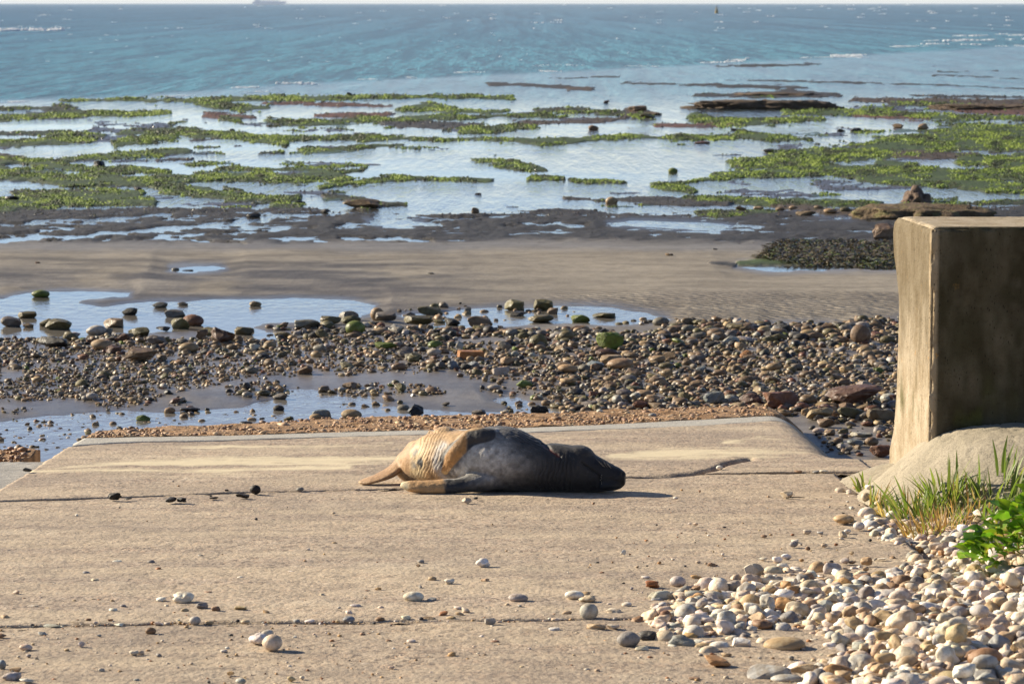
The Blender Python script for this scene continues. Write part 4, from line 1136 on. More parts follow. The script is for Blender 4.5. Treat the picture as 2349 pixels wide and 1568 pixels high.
R = [
 (92,679,42,18,'green','round',"green algae-capped stone alone in the left arm of the pool"),
 (24,746,48,26,'grey','angular',None),(62,727,42,17,'olive','angular',None),(63,749,26,13,'brown','angular',None),(106,746,34,22,'olive','angular',None),(133,753,60,26,'olive','angular',"large dark olive block half in the pool at the far left"),
 (260,748,46,24,'brown','angular',None),(297,720,36,20,'dark','angular',"dark block with a red-brown crust standing in the pool"),(366,703,36,15,'grey','angular',None),(419,698,26,10,'brown','angular',None),(400,725,48,20,'grey','angular',None),(412,752,46,30,'olive','angular',"grey pointed rock leaning on a rust-coloured rock in the pool"),(442,744,50,28,'rust','round',"rust-brown rounded rock behind a grey pointed rock in the pool"),
 (586,700,28,15,'tan','angular',"single small tan block standing alone in the middle of the pool"),(220,765,48,24,'pale','round',None),(167,770,34,14,'pale','slab',None),(321,772,54,20,'olive','angular',None),(374,759,34,11,'dark','slab',None),(462,780,30,26,'brown','craggy',None),(506,789,62,36,'red-brown','craggy',"large dark weed-covered rock at the near edge of the pool"),(486,770,56,16,'olive','slab',None),
 (560,765,44,20,'olive','angular',None),(649,776,40,18,'olive','angular',None),(758,746,48,20,'olive','slab',None),(799,735,50,22,'grey','angular',None),(804,743,46,17,'olive','angular',None),(704,755,60,20,'grey','slab',None),(738,783,32,22,'olive','angular',None),(815,772,46,33,'green','round',"round boulder with a green algae coat straight beyond the seal's tail flippers"),
 (122,800,74,22,'dark','slab',"long flat dark rock among the stones at the far left"),(232,808,50,24,'tan','round',None),(260,817,36,20,'red-brown','craggy',None),(322,836,82,28,'brown','craggy',"long brown weed-covered rock in the stones, left"),(359,795,46,22,'grey','angular',None),(432,815,48,24,'tan','round',None),(279,787,38,20,'red-brown','craggy',None),(211,919,28,17,'pale','round',None),
 (434,941,48,10,'dark','slab',"thin flat dark stone lying in the bright wet sand sheet"),(639,938,26,17,'dark','round',None),(738,957,46,26,'blue-grey','angular',"blue-grey block behind a small tan stone at the slipway's foot"),(725,959,32,17,'tan','round',None),(806,955,48,22,'tan','round',"smooth tan cobble in the water at the slipway's foot"),(565,970,32,10,'dark','round',"flat dark pebble touching the slipway's foot on the left"),(662,960,24,13,'olive','angular',None),
 (986,719,62,17,'olive','slab',None),(1178,709,46,26,'olive','angular',"left one of two olive blocks on the far side of the pool"),(1246,710,46,29,'olive','angular',"right one of two olive blocks on the far side of the pool"),(1268,717,26,18,'brown','angular',None),(1243,737,60,19,'olive','slab',None),(1331,737,46,20,'green','angular',None),(1384,726,54,11,'olive','slab',None),(1190,722,44,11,'dark','slab',None),
 (865,737,32,32,'tan','round',"upright tan rounded rock at the left end of the small pool"),(884,741,52,21,'grey','angular',None),(960,748,64,22,'olive','angular',None),(1007,739,28,11,'olive','slab',None),(1037,744,38,20,'dark','angular',None),(1100,751,62,26,'brown','angular',None),(1072,712,18,14,'grey','angular',None),(940,728,26,16,'grey','angular',None),
 (1299,787,36,23,'olive','round',"round smooth dark olive stone, second left of the green boulder"),(1234,801,42,30,'olive','angular',"upright angular olive rock in the stones beyond the seal"),(1401,808,66,42,'green','angular',"largest green boulder in the stones, beyond the seal's head"),(1392,828,56,20,'red-brown','slab',"flat dark red-brown slab directly under the green boulder"),(1402,841,50,19,'tan','angular',"tan oblong slab lying behind a long rounded tan stone"),(1423,855,62,23,'tan','round',"long rounded tan stone in front of a tan slab"),(1365,855,42,19,'blue-grey','angular',None),(1303,862,48,19,'tan','round',None),
 (1054,808,18,22,'pale','angular',None),(996,804,36,18,'green','angular',None),(886,808,52,16,'green','slab',None),(929,824,36,26,'grey','angular',None),(950,833,44,16,'olive','slab',None),(996,822,34,18,'pale','round',None),(1162,842,36,19,'tan','angular',None),(1149,866,40,19,'pale','angular',None),(1159,812,30,24,'grey','angular',None),(1236,951,44,29,'black','craggy',"black jagged rock touching the slipway's foot beyond the seal's neck"),(953,950,38,30,'black','craggy',"black jagged rock in the water beyond the seal's hip"),
 (921,902,30,20,'olive','angular',None),(1134,896,30,14,'pale','round',None),(989,856,24,17,'olive','round',None),(1010,853,26,17,'grey','angular',None),(1040,852,28,19,'blue-grey','angular',None),(1086,850,28,17,'blue-grey','angular',None),(1200,951,26,13,'tan','round',None),(1098,946,34,14,'grey','angular',None),(925,936,28,15,'grey','round',None),(889,938,14,9,'brown','round',None),(807,925,18,10,'grey','round',None),(838,930,20,10,'tan','slab',None),(1022,930,20,8,'grey','slab',None),
 (1641,932,52,30,'blue-grey','angular',"pale blue-grey square block standing behind the slipway's far edge"),(1793,942,84,36,'rust','craggy',"long rust-brown rough rock just beyond the slipway's right shoulder"),(1722,936,54,27,'red-brown','craggy',None),(1958,941,132,44,'red-brown','craggy',"largest long dark brown rock, lying beyond the slipway's right shoulder"),(1855,937,42,25,'brown','round',None),(1570,926,32,24,'olive','angular',None),(1883,969,66,28,'tan','angular',None),(1954,968,72,25,'olive','angular',None),(1897,944,50,12,'tan','slab',None),(2022,974,66,28,'brown','angular',None),
 (1896,986,44,21,'brown','angular',None),(1840,948,34,18,'rust','round',None),(2021,1053,52,28,'rust','craggy',"rough rust-brown rock on the sand touching the wall's bottom left"),(1978,1012,50,13,'pale','slab',None),(1963,1030,40,15,'blue-grey','round',None),(1929,1041,22,20,'pale','angular',None),(1946,1042,22,14,'grey','angular',None),(2000,1027,32,21,'brown','round',None),(2022,995,36,13,'grey','slab',None),(1989,983,26,11,'rust','round',None),(1878,1000,28,13,'pale','round',None),
 (1975,792,48,46,'brown','round',"big rounded brown boulder with a rusty hollow left of the wall"),(1856,774,40,18,'tan','round',None),(1934,762,40,19,'olive','angular',None),(1711,829,28,22,'orange','angular',"small pointed orange stone in the dark stones"),(1608,861,24,17,'blue-grey','angular',None),(1923,878,36,16,'grey','slab',None),(1690,765,48,18,'olive','angular',None),(1640,775,44,16,'grey','slab',None),(1770,790,40,14,'olive','slab',None),
]
for t in R:
    o = shore_rock(*t)
    o.location.z += .16 * o.scale.x * (t[4] not in ())
# the brick
bx_, by_ = at_z(1080, 826, BEACH + .02)
import bmesh
def box_bm(b, c, s, bev=0.0, rz=0.0):
    r = bmesh.ops.create_cube(b, size=1.0)
    vs = r["verts"]
    bmesh.ops.scale(b, vec=s, verts=vs)
    if rz: bmesh.ops.rotate(b, cent=(0, 0, 0), matrix=Matrix.Rotation(rz, 3, 'Z'), verts=vs)
    bmesh.ops.translate(b, vec=c, verts=vs)
    if bev:
        es = list({e for v in vs for e in v.link_edges})
        bmesh.ops.bevel(b, geom=es, offset=bev, segments=2, affect='EDGES')
def bm_obj(name, b, mat, parent=None, smooth=False, col=None, **kw):
    m = bpy.data.meshes.new(name); b.to_mesh(m); b.free()
    if smooth: m.polygons.foreach_set("use_smooth", np.ones(len(m.polygons), bool))
    if col is not None:
        a = m.attributes.new("Col", 'FLOAT_COLOR', 'POINT')
        a.data.foreach_set("color", np.tile(np.array([*col, 1], np.float32), (len(m.vertices), 1)).ravel())
    return link(name, m, mat, parent, **kw)
b = bmesh.new(); box_bm(b, (0, 0, 0), (.205, .10, .062), .006)
o = bm_obj("brick", b, M_WET, label="orange brick lying among the dark wet stones beyond the seal", cat="brick")
o.location = (float(bx_), float(by_), float(ground_z(bx_, by_)[0]) + .035); o.rotation_euler = (.05, .04, .25); o.color = (.36, .165, .06, 1)

# far rocks on the reef and mud
FR = [
 (1403,465,28,20,'tan','round',"tan rounded stone standing in the shallow pool, right of the middle"),(1544,394,22,14,'green','round',"small bright green stone alone in the large still pool"),(1762,349,26,8,'dark','slab',"small dark flat rock in the reef pool left of the right algae field"),(1362,297,24,14,'brown','angular',None),(1462,257,44,15,'brown','craggy',"brown rock beside the left end of the long rock ledge"),(2117,297,28,16,'tan','angular',"tan rock on the reef above the right algae field"),(2060,292,26,12,'brown','angular',None),(1391,236,14,9,'red-brown','angular',None),(1962,299,28,9,'dark','slab',None),(1485,272,34,13,'olive','angular',None),
 (227,383,26,16,'black','angular',"black block standing in the reef pools at the far left"),(316,435,20,11,'dark','angular',None),(28,461,34,10,'dark','slab',None),(581,497,32,15,'dark','angular',"dark block at the far edge of the grey mud, left"),(747,487,22,12,'dark','angular',None),(831,475,88,22,'brown','craggy',"low brown weed-covered rock heap in the pools beyond the grey mud"),(1090,491,20,15,'brown','angular',"small brown block standing at the pool's edge in the middle"),(1096,445,16,7,'dark','slab',None),(802,220,14,9,'dark','angular',None),(533,299,14,7,'dark','angular',None),(410,294,10,6,'black','angular',None),(688,464,26,8,'dark','slab',None),
 (1700,484,26,12,'brown','angular',None),(1740,478,24,10,'tan','angular',None),(1790,484,22,10,'brown','round',None),(1850,494,46,13,'brown','angular',None),(1905,490,30,12,'tan','round',None),(1940,488,26,12,'olive','round',None),(1820,478,20,9,'tan','round',None),(1878,480,22,9,'brown','round',None),
 (988,632,16,4,'dark','slab',"tiny dark stone alone on the open sand"),(1535,591,20,6,'brown','flint',"small brown stone alone on the pale sand"),(1640,576,12,4,'dark','slab',None),(86,608,14,4,'red-brown','flint',None),(402,617,18,8,'grey','round',"small grey stone at the left end of the tiny pool in the sand"),(425,619,36,5,'black','slab',"thin black stone lying across the end of the tiny pool"),
 (2030,552,66,46,'brown','craggy',"rough brown rock half hidden behind the wall's top left corner"),(1930,300,20,8,'dark','slab',None),(1690,298,30,6,'dark','slab',None),(1610,328,40,7,'red-brown','slab',None),
]
ZN2 = [(262, "on the far reef"), (330, "on the middle reef flats"), (480, "in the near reef pools"), (560, "on the dark wet mud"), (999, "on the open sand")]
LM2 = [(400, "at the far left"), (900, "left of the middle"), (1400, "near the middle"), (1800, "right of the middle"), (3000, "towards the wall's side")]
for t in FR:
    lb = t[6] or f"{where_x(t[2], SZ)} {t[4]} {'flat' if t[5] == 'slab' else 'blocky' if t[5] == 'angular' else 'rounded'} rock {where_x(t[1], ZN2)}, {where_x(t[0], LM2)}"
    o = shore_rock(*t[:6], label=lb, name="reef_rock")
    o["group"] = "rocks scattered over the reef flats"
def crag(name, px, pyb, w, h, dep, colf, seed, label, fl=.75, sub=4, sp=3.0, amp=.16, zoff=0.0):
    """a large rock of its own shape, metres from its distance; flat-topped by fl"""
    x, y = at_z(px, pyb, BEACH); x, y = float(x), float(y); s = y / F
    V0, Fc = ICO[sub]; V = V0.copy()
    V[:, 2] = np.where(V[:, 2] > fl, fl + (V[:, 2] - fl) * .15, V[:, 2])
    e = 2.6
    nrm = (np.abs(V[:, 0]) ** e + np.abs(V[:, 1]) ** e) ** (1 / e) / np.maximum(np.hypot(V[:, 0], V[:, 1]), 1e-6)
    V[:, :2] /= np.maximum(nrm, .3)[:, None]
    V = V * (1 + amp * fbm(V[:, 0] * sp + seed, V[:, 1] * sp, V[:, 2] * sp, 5, seed))[:, None]
    V = V / [np.abs(V[:, 0]).max(), np.abs(V[:, 1]).max(), V[:, 2].max()]
    V = V * [w * s / 2, dep / 2, h * s]
    n = fbm(V[:, 0] * 9, V[:, 1] * 9, V[:, 2] * 9, 3, seed + 1)
    o = link(name, mesh_np(name, V, Fc, colf(V, n)), M_ROCK, label=label, cat="rock", group="large rocks standing on the shore")
    o.location = (x, y + dep / 2, BEACH - .02 + zoff)
    return o
brn = lambda V, n: np.clip(np.array([[.105, .072, .045]]) * (1 + .7 * n)[:, None], .01, 1)
crag("flat_rock", 2135, 509, 345, 34, 2.0, lambda V, n: np.clip(np.array([[.125, .082, .040]]) * (1 + .7 * n)[:, None] + np.array([[-.02, .012, -.01]]) * (n > .25)[:, None], .01, 1), 5, "long flat-topped brown weed-covered rock beyond the top of the wall", .5, 5, 3.2, .34)
o = crag("boulder", 2110, 467, 84, 42, .75, lambda V, n: np.clip(np.array([[.145, .095, .065]]) * (1 + .6 * n)[:, None], .01, 1), 8, "cone-shaped brown boulder sitting on the flat rock beyond the wall", 1.0, 4, 1.9, .55)
crag("rock_ledge", 1752, 252, 412, 22, 2.4, brn, 11, "long dark rock ledge standing out of the far reef flats, right", .6, 5, 7.0, .40)
crag("rock_ledge", 2300, 255, 330, 14, 3.0, brn, 13, "low dark rock ledge on the far reef at the right edge", .5, 5, 6.0, .40)
crag("rock_ledge", 1790, 222, 220, 9, 2.5, brn, 15, "low dark weedy ledge behind the long rock ledge", .5, 4, 5.0, .4)
crag("rock_ledge", 1500, 265, 44, 8, 1.2, brn, 17, "small low brown ledge left of the long rock ledge", .5, 4, 4.0, .4)

# ------------------------------------------------------------------ stone belt: 150 stones more as things, the rest as one mass
TOP = lambda px: np.interp(px, [-300, 0, 250, 500, 700, 830, 980, 1100, 1300, 1450, 1560, 2070, 2400], [776, 776, 770, 775, 772, 750, 757, 750, 758, 766, 744, 738, 738])
BOT = lambda px: np.interp(px, [-300, 0, 60, 130, 330, 380, 480, 560, 680, 760, 860, 1000, 1180, 1230, 1330, 1800, 2070, 2400], [916, 922, 928, 920, 930, 905, 880, 868, 862, 858, 862, 862, 876, 915, 945, 950, 1000, 1000])
CLUST = [((600, 896), 90, 17, .8), ((860, 896), 140, 13, .75), ((300, 915), 60, 16, .9), ((980, 905), 60, 8, .5), ((100, 972), 32, 13, .8), ((190, 968), 14, 8, .6), ((410, 928), 22, 8, .8), ((40, 942), 45, 8, .35), ((1960, 1000), 110, 60, .14), ((1150, 900), 60, 10, .35), ((1185, 935), 60, 14, .3), ((220, 965), 220, 26, .12), ((60, 1005), 130, 32, .22), ((480, 950), 180, 16, .10), ((840, 925), 110, 14, .10), ((200, 990), 200, 26, .05), ((560, 940), 160, 20, .03), ((1100, 715), 220, 22, .10), ((700, 758), 160, 10, .3), ((1500, 738), 120, 8, .15)]
HOLES = [[(0, 850), (50, 852), (58, 872), (0, 878)], [(1010, 782), (1130, 772), (1210, 784), (1130, 790)], [(1340, 780), (1400, 776), (1420, 788), (1360, 792)]]
N = 52000
cx = RNG.uniform(-220, 2330, N); cy = RNG.uniform(690, 1055, N)
jn = 12 * fbm(cx / 60, cy / 25, oct=3, seed=201)
den = sstep(-6, 8, cy + jn - TOP(cx)) * sstep(10, -6, cy + jn * 1.2 - BOT(cx)) * np.clip(.9 + .5 * fbm(cx / 90, cy / 30, oct=3, seed=202), .2, 1)
for (c0, rx, ry, dd) in CLUST:
    den = np.maximum(den, dd * sstep(1.1, .7, np.hypot((cx - c0[0]) / rx, (cy + .4 * jn - c0[1]) / ry)))
for hpoly in HOLES:
    den = den * sstep(6, -6, poly_sd(cx, cy + .5 * jn, hpoly))
keep = RNG.random(N) < np.minimum(1, den * (.72 + .28 * sstep(700, 300, cx)))
cx, cy = cx[keep], cy[keep]
# sizes in photograph pixels: finer on the left and near side, coarser along the far rim and on the right
base = 10.5 + 2.8 * sstep(900, 1500, cx) + 5 * sstep(800, 760, cy) + 2 * sstep(880, 940, cy)
wpx = np.minimum(base * (.82 - .16 * sstep(700, 300, cx)) * np.exp(RNG.normal(0, .48, len(cx))), 38)
sx, sy = at_z(cx, cy, BEACH + .01)
gz = ground_z(sx, sy)
order = np.argsort(-wpx)
names = list(SHPAL.keys())
prob_l = dict(olive=.14, grey=.12, dark=.12, brown=.31, tan=.21, rust=.04, pale=.06, green=.01)
nm_, pr_ = list(prob_l), np.array(list(prob_l.values())); pr_ = pr_ / pr_.sum()
cidx = RNG.choice(len(nm_), len(cx), p=pr_)
kinds = ['round', 'angular', 'flint', 'angular', 'round']
items = []
nthing = 0
for q, i in enumerate(order):
    w = wpx[i]; s = sy[i] / F; r = w * s / 2
    cn = nm_[cidx[i]]; cb = jit(SHPAL[cn], .3)
    h = r * random.uniform(.55, .85)
    if nthing < 130 and 0 < cx[i] < 2060 and w > 22:
        kd = kinds[q % 5]
        w = min(w, 40)
        shore_rock(float(cx[i]), float(cy[i]) + w * .15, float(w), float(w * random.uniform(.42, .62)), cn, kd)
        nthing += 1
        continue
    h *= .85
    items.append((sx[i], sy[i], max(gz[i], BEACH - .01) + h * random.uniform(.3, .8), r, r * random.uniform(.7, 1), h, random.uniform(0, 6.28), random.uniform(-.4, .4), *cb))
bigi = [t for t in items if t[3] * 2 * F / t[1] > 15]; smalli = [t for t in items if t[3] * 2 * F / t[1] <= 15]
mass("shore_stones", bigi, M_WET_A, kinds, 2, "belt of small brown wet stones between the slipway and the sand")
mass("shore_gravel", smalli, M_WET_A, kinds, 1, "wet gravel between the stones of the shore", smooth=False)

# ------------------------------------------------------------------ pebbles loose on the slipway
Z8 = [(740,615,86,48,'white','flint',"large white pebble with brown patches, left half of the slipway"),(650,608,40,18,'white','round',None),(815,638,50,28,'grey','flint',None),(870,648,38,22,'brown','flint',None),(745,650,34,16,'tan','flint',None),(970,643,56,17,'tan','angular',None),(840,576,34,10,'brown','flint',None),
 (1670,610,86,42,'white','round',"white pebble with a brown seam, straight before the seal's flipper"),(1745,609,42,16,'grey','angular',None),(1435,631,46,14,'pale grey','round',None),(2093,611,82,34,'pale grey','round',"smooth pale grey oblong pebble alone on the slipway below the seal"),(2320,600,82,36,'white','round',"pale flat pebble nearest left of the shingle heap"),(1950,470,62,38,'chalk','flint',"white knobbly pebble with a red spot, below the seal's neck"),
 (1700,452,28,14,'grey','round',None),(1690,468,20,13,'brown','angular',None),(1746,524,36,19,'tan','round',None),(1815,540,44,26,'white','flint',None),(1960,530,36,16,'tan','angular',None),(1527,565,28,16,'orange','angular',None),(1485,570,32,10,'brown','flint',None),(1697,556,18,14,'pale grey','angular',None),(1300,586,20,13,'cream','angular',None),(1075,656,26,15,'tan','angular',None),(1410,662,32,20,'white','flint',None),
 (1408,692,52,25,'blue-grey','round',"smooth blue-grey pebble sitting in the front joint"),(1535,686,40,17,'brown','round',None),(1980,702,46,29,'pale grey','angular',None),(1850,641,40,14,'white','flint',None),(1880,654,36,23,'cream','angular',None),(1855,663,36,14,'tan','flint',None),(1790,665,40,18,'rust','angular',None),(1820,677,40,12,'tan','flint',None),(1730,680,62,10,'tan','slab',None),(1640,680,42,18,'white','flint',None),(1250,694,42,14,'white','round',None),(990,698,38,18,'cream','round',None),(845,702,38,17,'tan','flint',None),(787,703,48,36,'pale grey','round',"round pale grey pebble standing in the front joint, left"),(640,705,42,16,'white','slab',None),(480,707,42,12,'white','slab',None),(608,740,46,29,'brown','round',"brownish round pebble just before the front joint, left"),
 (210,713,72,10,'pale grey','slab',None),(445,688,26,11,'brown','flint',None),(357,685,26,11,'brown','flint',None),(497,632,28,13,'grey','round',None),(457,648,36,14,'white','round',None),(377,604,22,9,'tan','flint',None),(400,606,16,9,'rust','flint',None),(65,580,30,19,'cream','angular',None),(97,602,16,11,'brown','flint',None),(130,632,44,10,'white','slab',None),(187,640,28,8,'tan','slab',None),(20,679,40,17,'tan','flint',None),(8,753,38,19,'brown','flint',None),(103,806,56,26,'cream','round',"cream oblong pebble at the left end of the front slab"),(330,790,30,24,'pale grey','angular',None),(170,741,36,11,'grey','angular',None),(400,750,22,12,'grey','angular',None),(540,826,42,22,'white','flint',None),(640,832,26,15,'grey','flint',None),
 (1038,782,78,46,'chalk','flint',"white pebble touching the big cream pebble, its left neighbour"),(1077,752,56,30,'pale grey','round',"grey pebble half hidden behind the white and cream pair"),(1098,806,84,66,'cream','round',"big cream round pebble of the pair on the front slab"),(1660,773,38,13,'white','round',None),(2000,775,38,11,'brown','flint',None),(1570,770,26,9,'brown','flint',None),(1580,879,28,12,'cream','flint',None),(610,456,30,17,'grey','round',None),(470,450,42,10,'white','slab',None),(348,498,30,13,'blue-grey','round',None),(380,528,30,14,'cream','angular',None),(810,428,24,10,'grey','round',None),(970,516,26,11,'white','round',None),(1170,490,30,6,'white','slab',None),(1350,377,24,11,'tan','round',None),(1243,402,18,11,'white','angular',None),
 (1885,211,42,23,'cream','angular',"cream pebble just before the seal's near fore flipper"),(1921,195,20,10,'dark','round',None),(1211,163,32,17,'grey','round',"grey pebble sitting in the back joint left of the seal"),(310,265,14,11,'white','round',None),(1033,278,16,9,'dark','flint',None),(45,926,82,32,'pale grey','flint',"pale grey pebble in the cluster at the slipway's near left corner"),(60,895,52,22,'tan','angular',None),(8,882,34,42,'blue-grey','round',"upright blue-grey pebble at the near left corner"),(105,938,62,20,'white','flint',None),(410,893,26,18,'pale grey','round',None),(930,906,32,17,'orange','angular',None),(972,940,44,24,'pale grey','round',"grey rounded pebble at the very front, left of the middle"),(2290,660,40,16,'tan','flint',None),(2250,688,50,14,'cream','flint',None),(2240,728,50,16,'white','flint',None),(1190,755,18,10,'white','angular',None),(1330,742,18,10,'orange','angular',None),(610,852,22,9,'rust','flint',None),(1345,788,16,10,'cream','angular',None)]
Z7 = [(1090,328,72,39,'cream','angular',"cream pebble with a tan tip beside the dark twig"),(500,334,28,15,'white','round',None),(1395,462,112,48,'tan','round',"flat tan-brown pebble with pale bands at the slipway's right edge"),(1475,494,62,43,'white','round',"smooth white egg-shaped pebble right of the flat tan one"),(1440,460,46,16,'pale grey','round',None),(1200,517,46,25,'pinkish','flint',None),(1268,518,38,15,'pale grey','flint',None),(1390,535,48,34,'cream','angular',None),(1413,514,40,24,'white','round',None),(1385,547,32,13,'white','flint',None),(1128,586,46,30,'grey','round',"grey round pebble topped by a small white one, right half"),(1133,560,38,15,'white','slab',None),(1290,588,34,21,'cream','round',None),(1353,580,22,15,'rust','round',None),(970,536,36,15,'brown','round',None),(1006,526,20,11,'tan','round',None),(1122,526,22,11,'rust','round',None),(222,627,30,27,'white','angular',None),(607,473,30,17,'cream','angular',None),(575,468,22,11,'white','round',None),
 (965,660,50,21,'white','slab',None),(1040,668,58,33,'chalk','flint',None),(1088,651,58,30,'chalk','flint',None),(1070,701,66,28,'white','round',None),(1170,664,26,16,'orange','round',None),(1398,675,52,33,'pinkish','angular',None),(1440,676,44,16,'brown','flint',None),(1515,685,66,46,'tan','flint',"knobbly tan-brown pebble with a broken top, right half"),(1435,628,28,21,'tan','angular',None),(1325,687,28,18,'brown','angular',None),(1325,670,30,14,'dark','flint',None),(915,752,114,80,'cream','angular',"big cream angular flint standing at the far tip of the shingle heap"),(512,796,88,56,'pale grey','round',"grey and white round pebble left of the shingle heap's far tip"),(378,804,78,40,'rust','flint',"rust-red knobbly pebble left of the grey and white one"),(545,817,52,24,'orange','angular',None),(608,821,66,29,'brown','angular',None),(658,790,48,24,'cream','flint',None),(610,753,62,18,'orange','flint',None),(340,756,48,16,'white','flint',None),(620,672,28,13,'cream','round',None),(662,678,16,11,'tan','round',None),(108,728,28,12,'brown','flint',None),(223,784,18,12,'dark','angular',None),(550,692,20,10,'dark','angular',None),
 (40,970,102,86,'pale grey','round',"large round pale grey pebble left of the shingle heap"),(250,1119,128,84,'grey','round',"large round dark grey pebble before the shingle heap, left of a black one"),(355,1082,108,52,'dark','flint',"black knobbly pebble right of the large grey one"),(30,884,92,40,'cream','flint',None),(20,850,70,26,'tan','flint',None),(80,1030,110,36,'tan','flint',None),(170,1025,70,32,'cream','angular',None),(240,905,56,26,'white','round',None),(170,940,90,24,'cream','flint',None),(725,1226,152,58,'orange','angular',"orange-tan blocky flint in front of the heap's near edge"),(320,1140,76,27,'white','flint',None),(600,1293,62,15,'brown','slab',None),(700,1172,42,26,'rust','angular',None),(770,1172,60,24,'tan','flint',None),(368,1180,42,15,'rust','flint',None),(460,1165,20,12,'brown','angular',None),(1705,702,30,20,'white','round',None),(1300,712,36,16,'tan','flint',None),(1510,718,38,28,'tan','angular',None),(1580,545,18,11,'white','flint',None),(1600,655,60,10,'white','slab',None),(345,556,26,9,'rust','flint',None),(185,540,16,9,'orange','flint',None),(760,548,18,10,'rust','flint',None),(1415,352,20,12,'white','round',None),(1437,388,34,18,'white','flint',None),(1390,410,22,9,'dark','flint',None),(628,296,16,13,'brown','angular',None),(993,322,20,9,'tan','flint',None)]
LMR = [(250, "far left"), (500, "left side"), (900, "left of middle"), (1250, "middle"), (1500, "right of middle"), (1750, "left of shingle"), (3000, "at slipway's right edge")]
LNR = [(1180, "near the seal"), (1320, "between seal and foreground"), (1420, "beyond the front joint"), (1445, "along the front joint"), (9999, "on the front slab")]
KW = {'round': 'rounded', 'flint': 'knobbly', 'angular': 'angular', 'slab': 'flat'}
SZP = [(12, "tiny"), (18, "small"), (28, "mid-sized"), (999, "large")]
LOOSE = [(a * .568, 1034 + c * .568, w * .568, h * .568, cn, k, lb) for (a, c, w, h, cn, k, lb) in Z8] + [(1334 + a * .4317, 1001 + c * .4317, w * .4317, h * .4317, cn, k, lb) for (a, c, w, h, cn, k, lb) in Z7]
LOOSE += [(1376, 948, 15, 10, 'white', 'round', "white pebble on the aggregate strip beyond the seal's head"), (1497, 956, 19, 9, 'grey', 'round', "grey pebble on the aggregate strip right of the seal"), (62, 1110 - 28, 22, 10, 'dark', 'slab', "small dark stone in the crack along the slipway's left edge")]
LOOSE += [(1651, 1077, 16, 10, 'white', 'round', "small white pebble lodged in the crack in the concrete"), (1890, 1084, 20, 7, 'white', 'round', None), (1872, 1085, 16, 6, 'grey', 'round', None), (1831, 1084, 20, 6, 'brown', 'flint', None)]
for (x, y, w, h, cn, k, lb) in LOOSE:
    if lb is None:
        lb = f"{where_x(w, SZP)} {KW[k]} {cn} pebble {where_x(y, LNR)}, {where_x(x, LMR)}"
        lb = " ".join(lb.split()[:16])
    put_stone("pebble", x, y, w, h, jit(PAL[cn], .08), k, 'ramp', lb, "pebble", "pebbles lying loose on the slipway", M_STONE, 3 if w > 26 else 2, sink=.06)
# grit too fine to count
N = 2600
gx_ = RNG.uniform(-60, 2330, N); gy_ = 1100 + 480 * RNG.random(N) ** .7
dn = .35 + .65 * sstep(1200, 1450, gy_) + .6 * sstep(1150, 1500, gx_)
jl = np.exp(-((gy_ - np.interp(gx_, [0, 1174, 2349], [1436, 1424, 1415])) / 5.0) ** 2)
kp = RNG.random(N) < .5 * dn + jl
gx_, gy_ = gx_[kp], gy_[kp]
ex = RNG.uniform(0, 1450, 170); ey = np.interp(ex, [0, 1174, 2349], [1436, 1424, 1415]) + RNG.normal(0, 2.5, 170)
gx_ = np.concatenate([gx_, ex]); gy_ = np.concatenate([gy_, ey])
wx, wy = at_ramp(gx_, gy_)
items = []
gn = ['white', 'cream', 'tan', 'brown', 'rust', 'grey', 'orange', 'dark', 'pinkish']
for i in range(len(wx)):
    r = .0035 * math.exp(random.gauss(0, .45)); h = r * random.uniform(.5, .9)
    if r < .0022: r = .0022
    items.append((wx[i], wy[i], float(ramp_z(wy[i])) + h * .6, r * 1.2, r, h, random.uniform(0, 6.28), 0, *jit(PAL[gn[(i * 5) % 9]], .2)))
mass("grit", items, M_STONE_A, ['angular', 'flint', 'round'], 1, "fine scattered grit on the slipway", "grit")

# stones bedded in the aggregate strip
N = 3000
ax = RNG.uniform(XL + .04, 1.72, N); at_ = RNG.random(N)
ay = BU(ax) * (1 - at_) + ST(ax) * at_
items = []
for i in range(N):
    r = .0062 * math.exp(random.gauss(0, .5)); h = r * random.uniform(.5, 1.0)
    items.append((ax[i], ay[i], float(ramp_z(ay[i]) - drop(ax[i], ay[i])) + h * .2, r * 1.4, r, h, random.uniform(0, 6.28), 0, *jit(random.choice([(.40, .235, .12), (.44, .29, .16), (.30, .17, .085), (.52, .38, .23), (.22, .14, .09)]), .2)))
for i in range(420):
    x_ = RNG.uniform(-4.0, -2.82); y_ = RNG.uniform(17.1, 17.9)
    r = .010 * math.exp(random.gauss(0, .4))
    items.append((x_, y_, float(ramp_z(y_)) - .06 + r * .4, r * 1.2, r, r * .8, random.uniform(0, 6.28), 0, *jit(random.choice([(.40, .22, .10), (.30, .17, .085), (.22, .14, .09)]), .2)))
o = mass("aggregate", items, M_STONE_A, ['angular', 'flint', 'round'], 1)
o.parent = slip

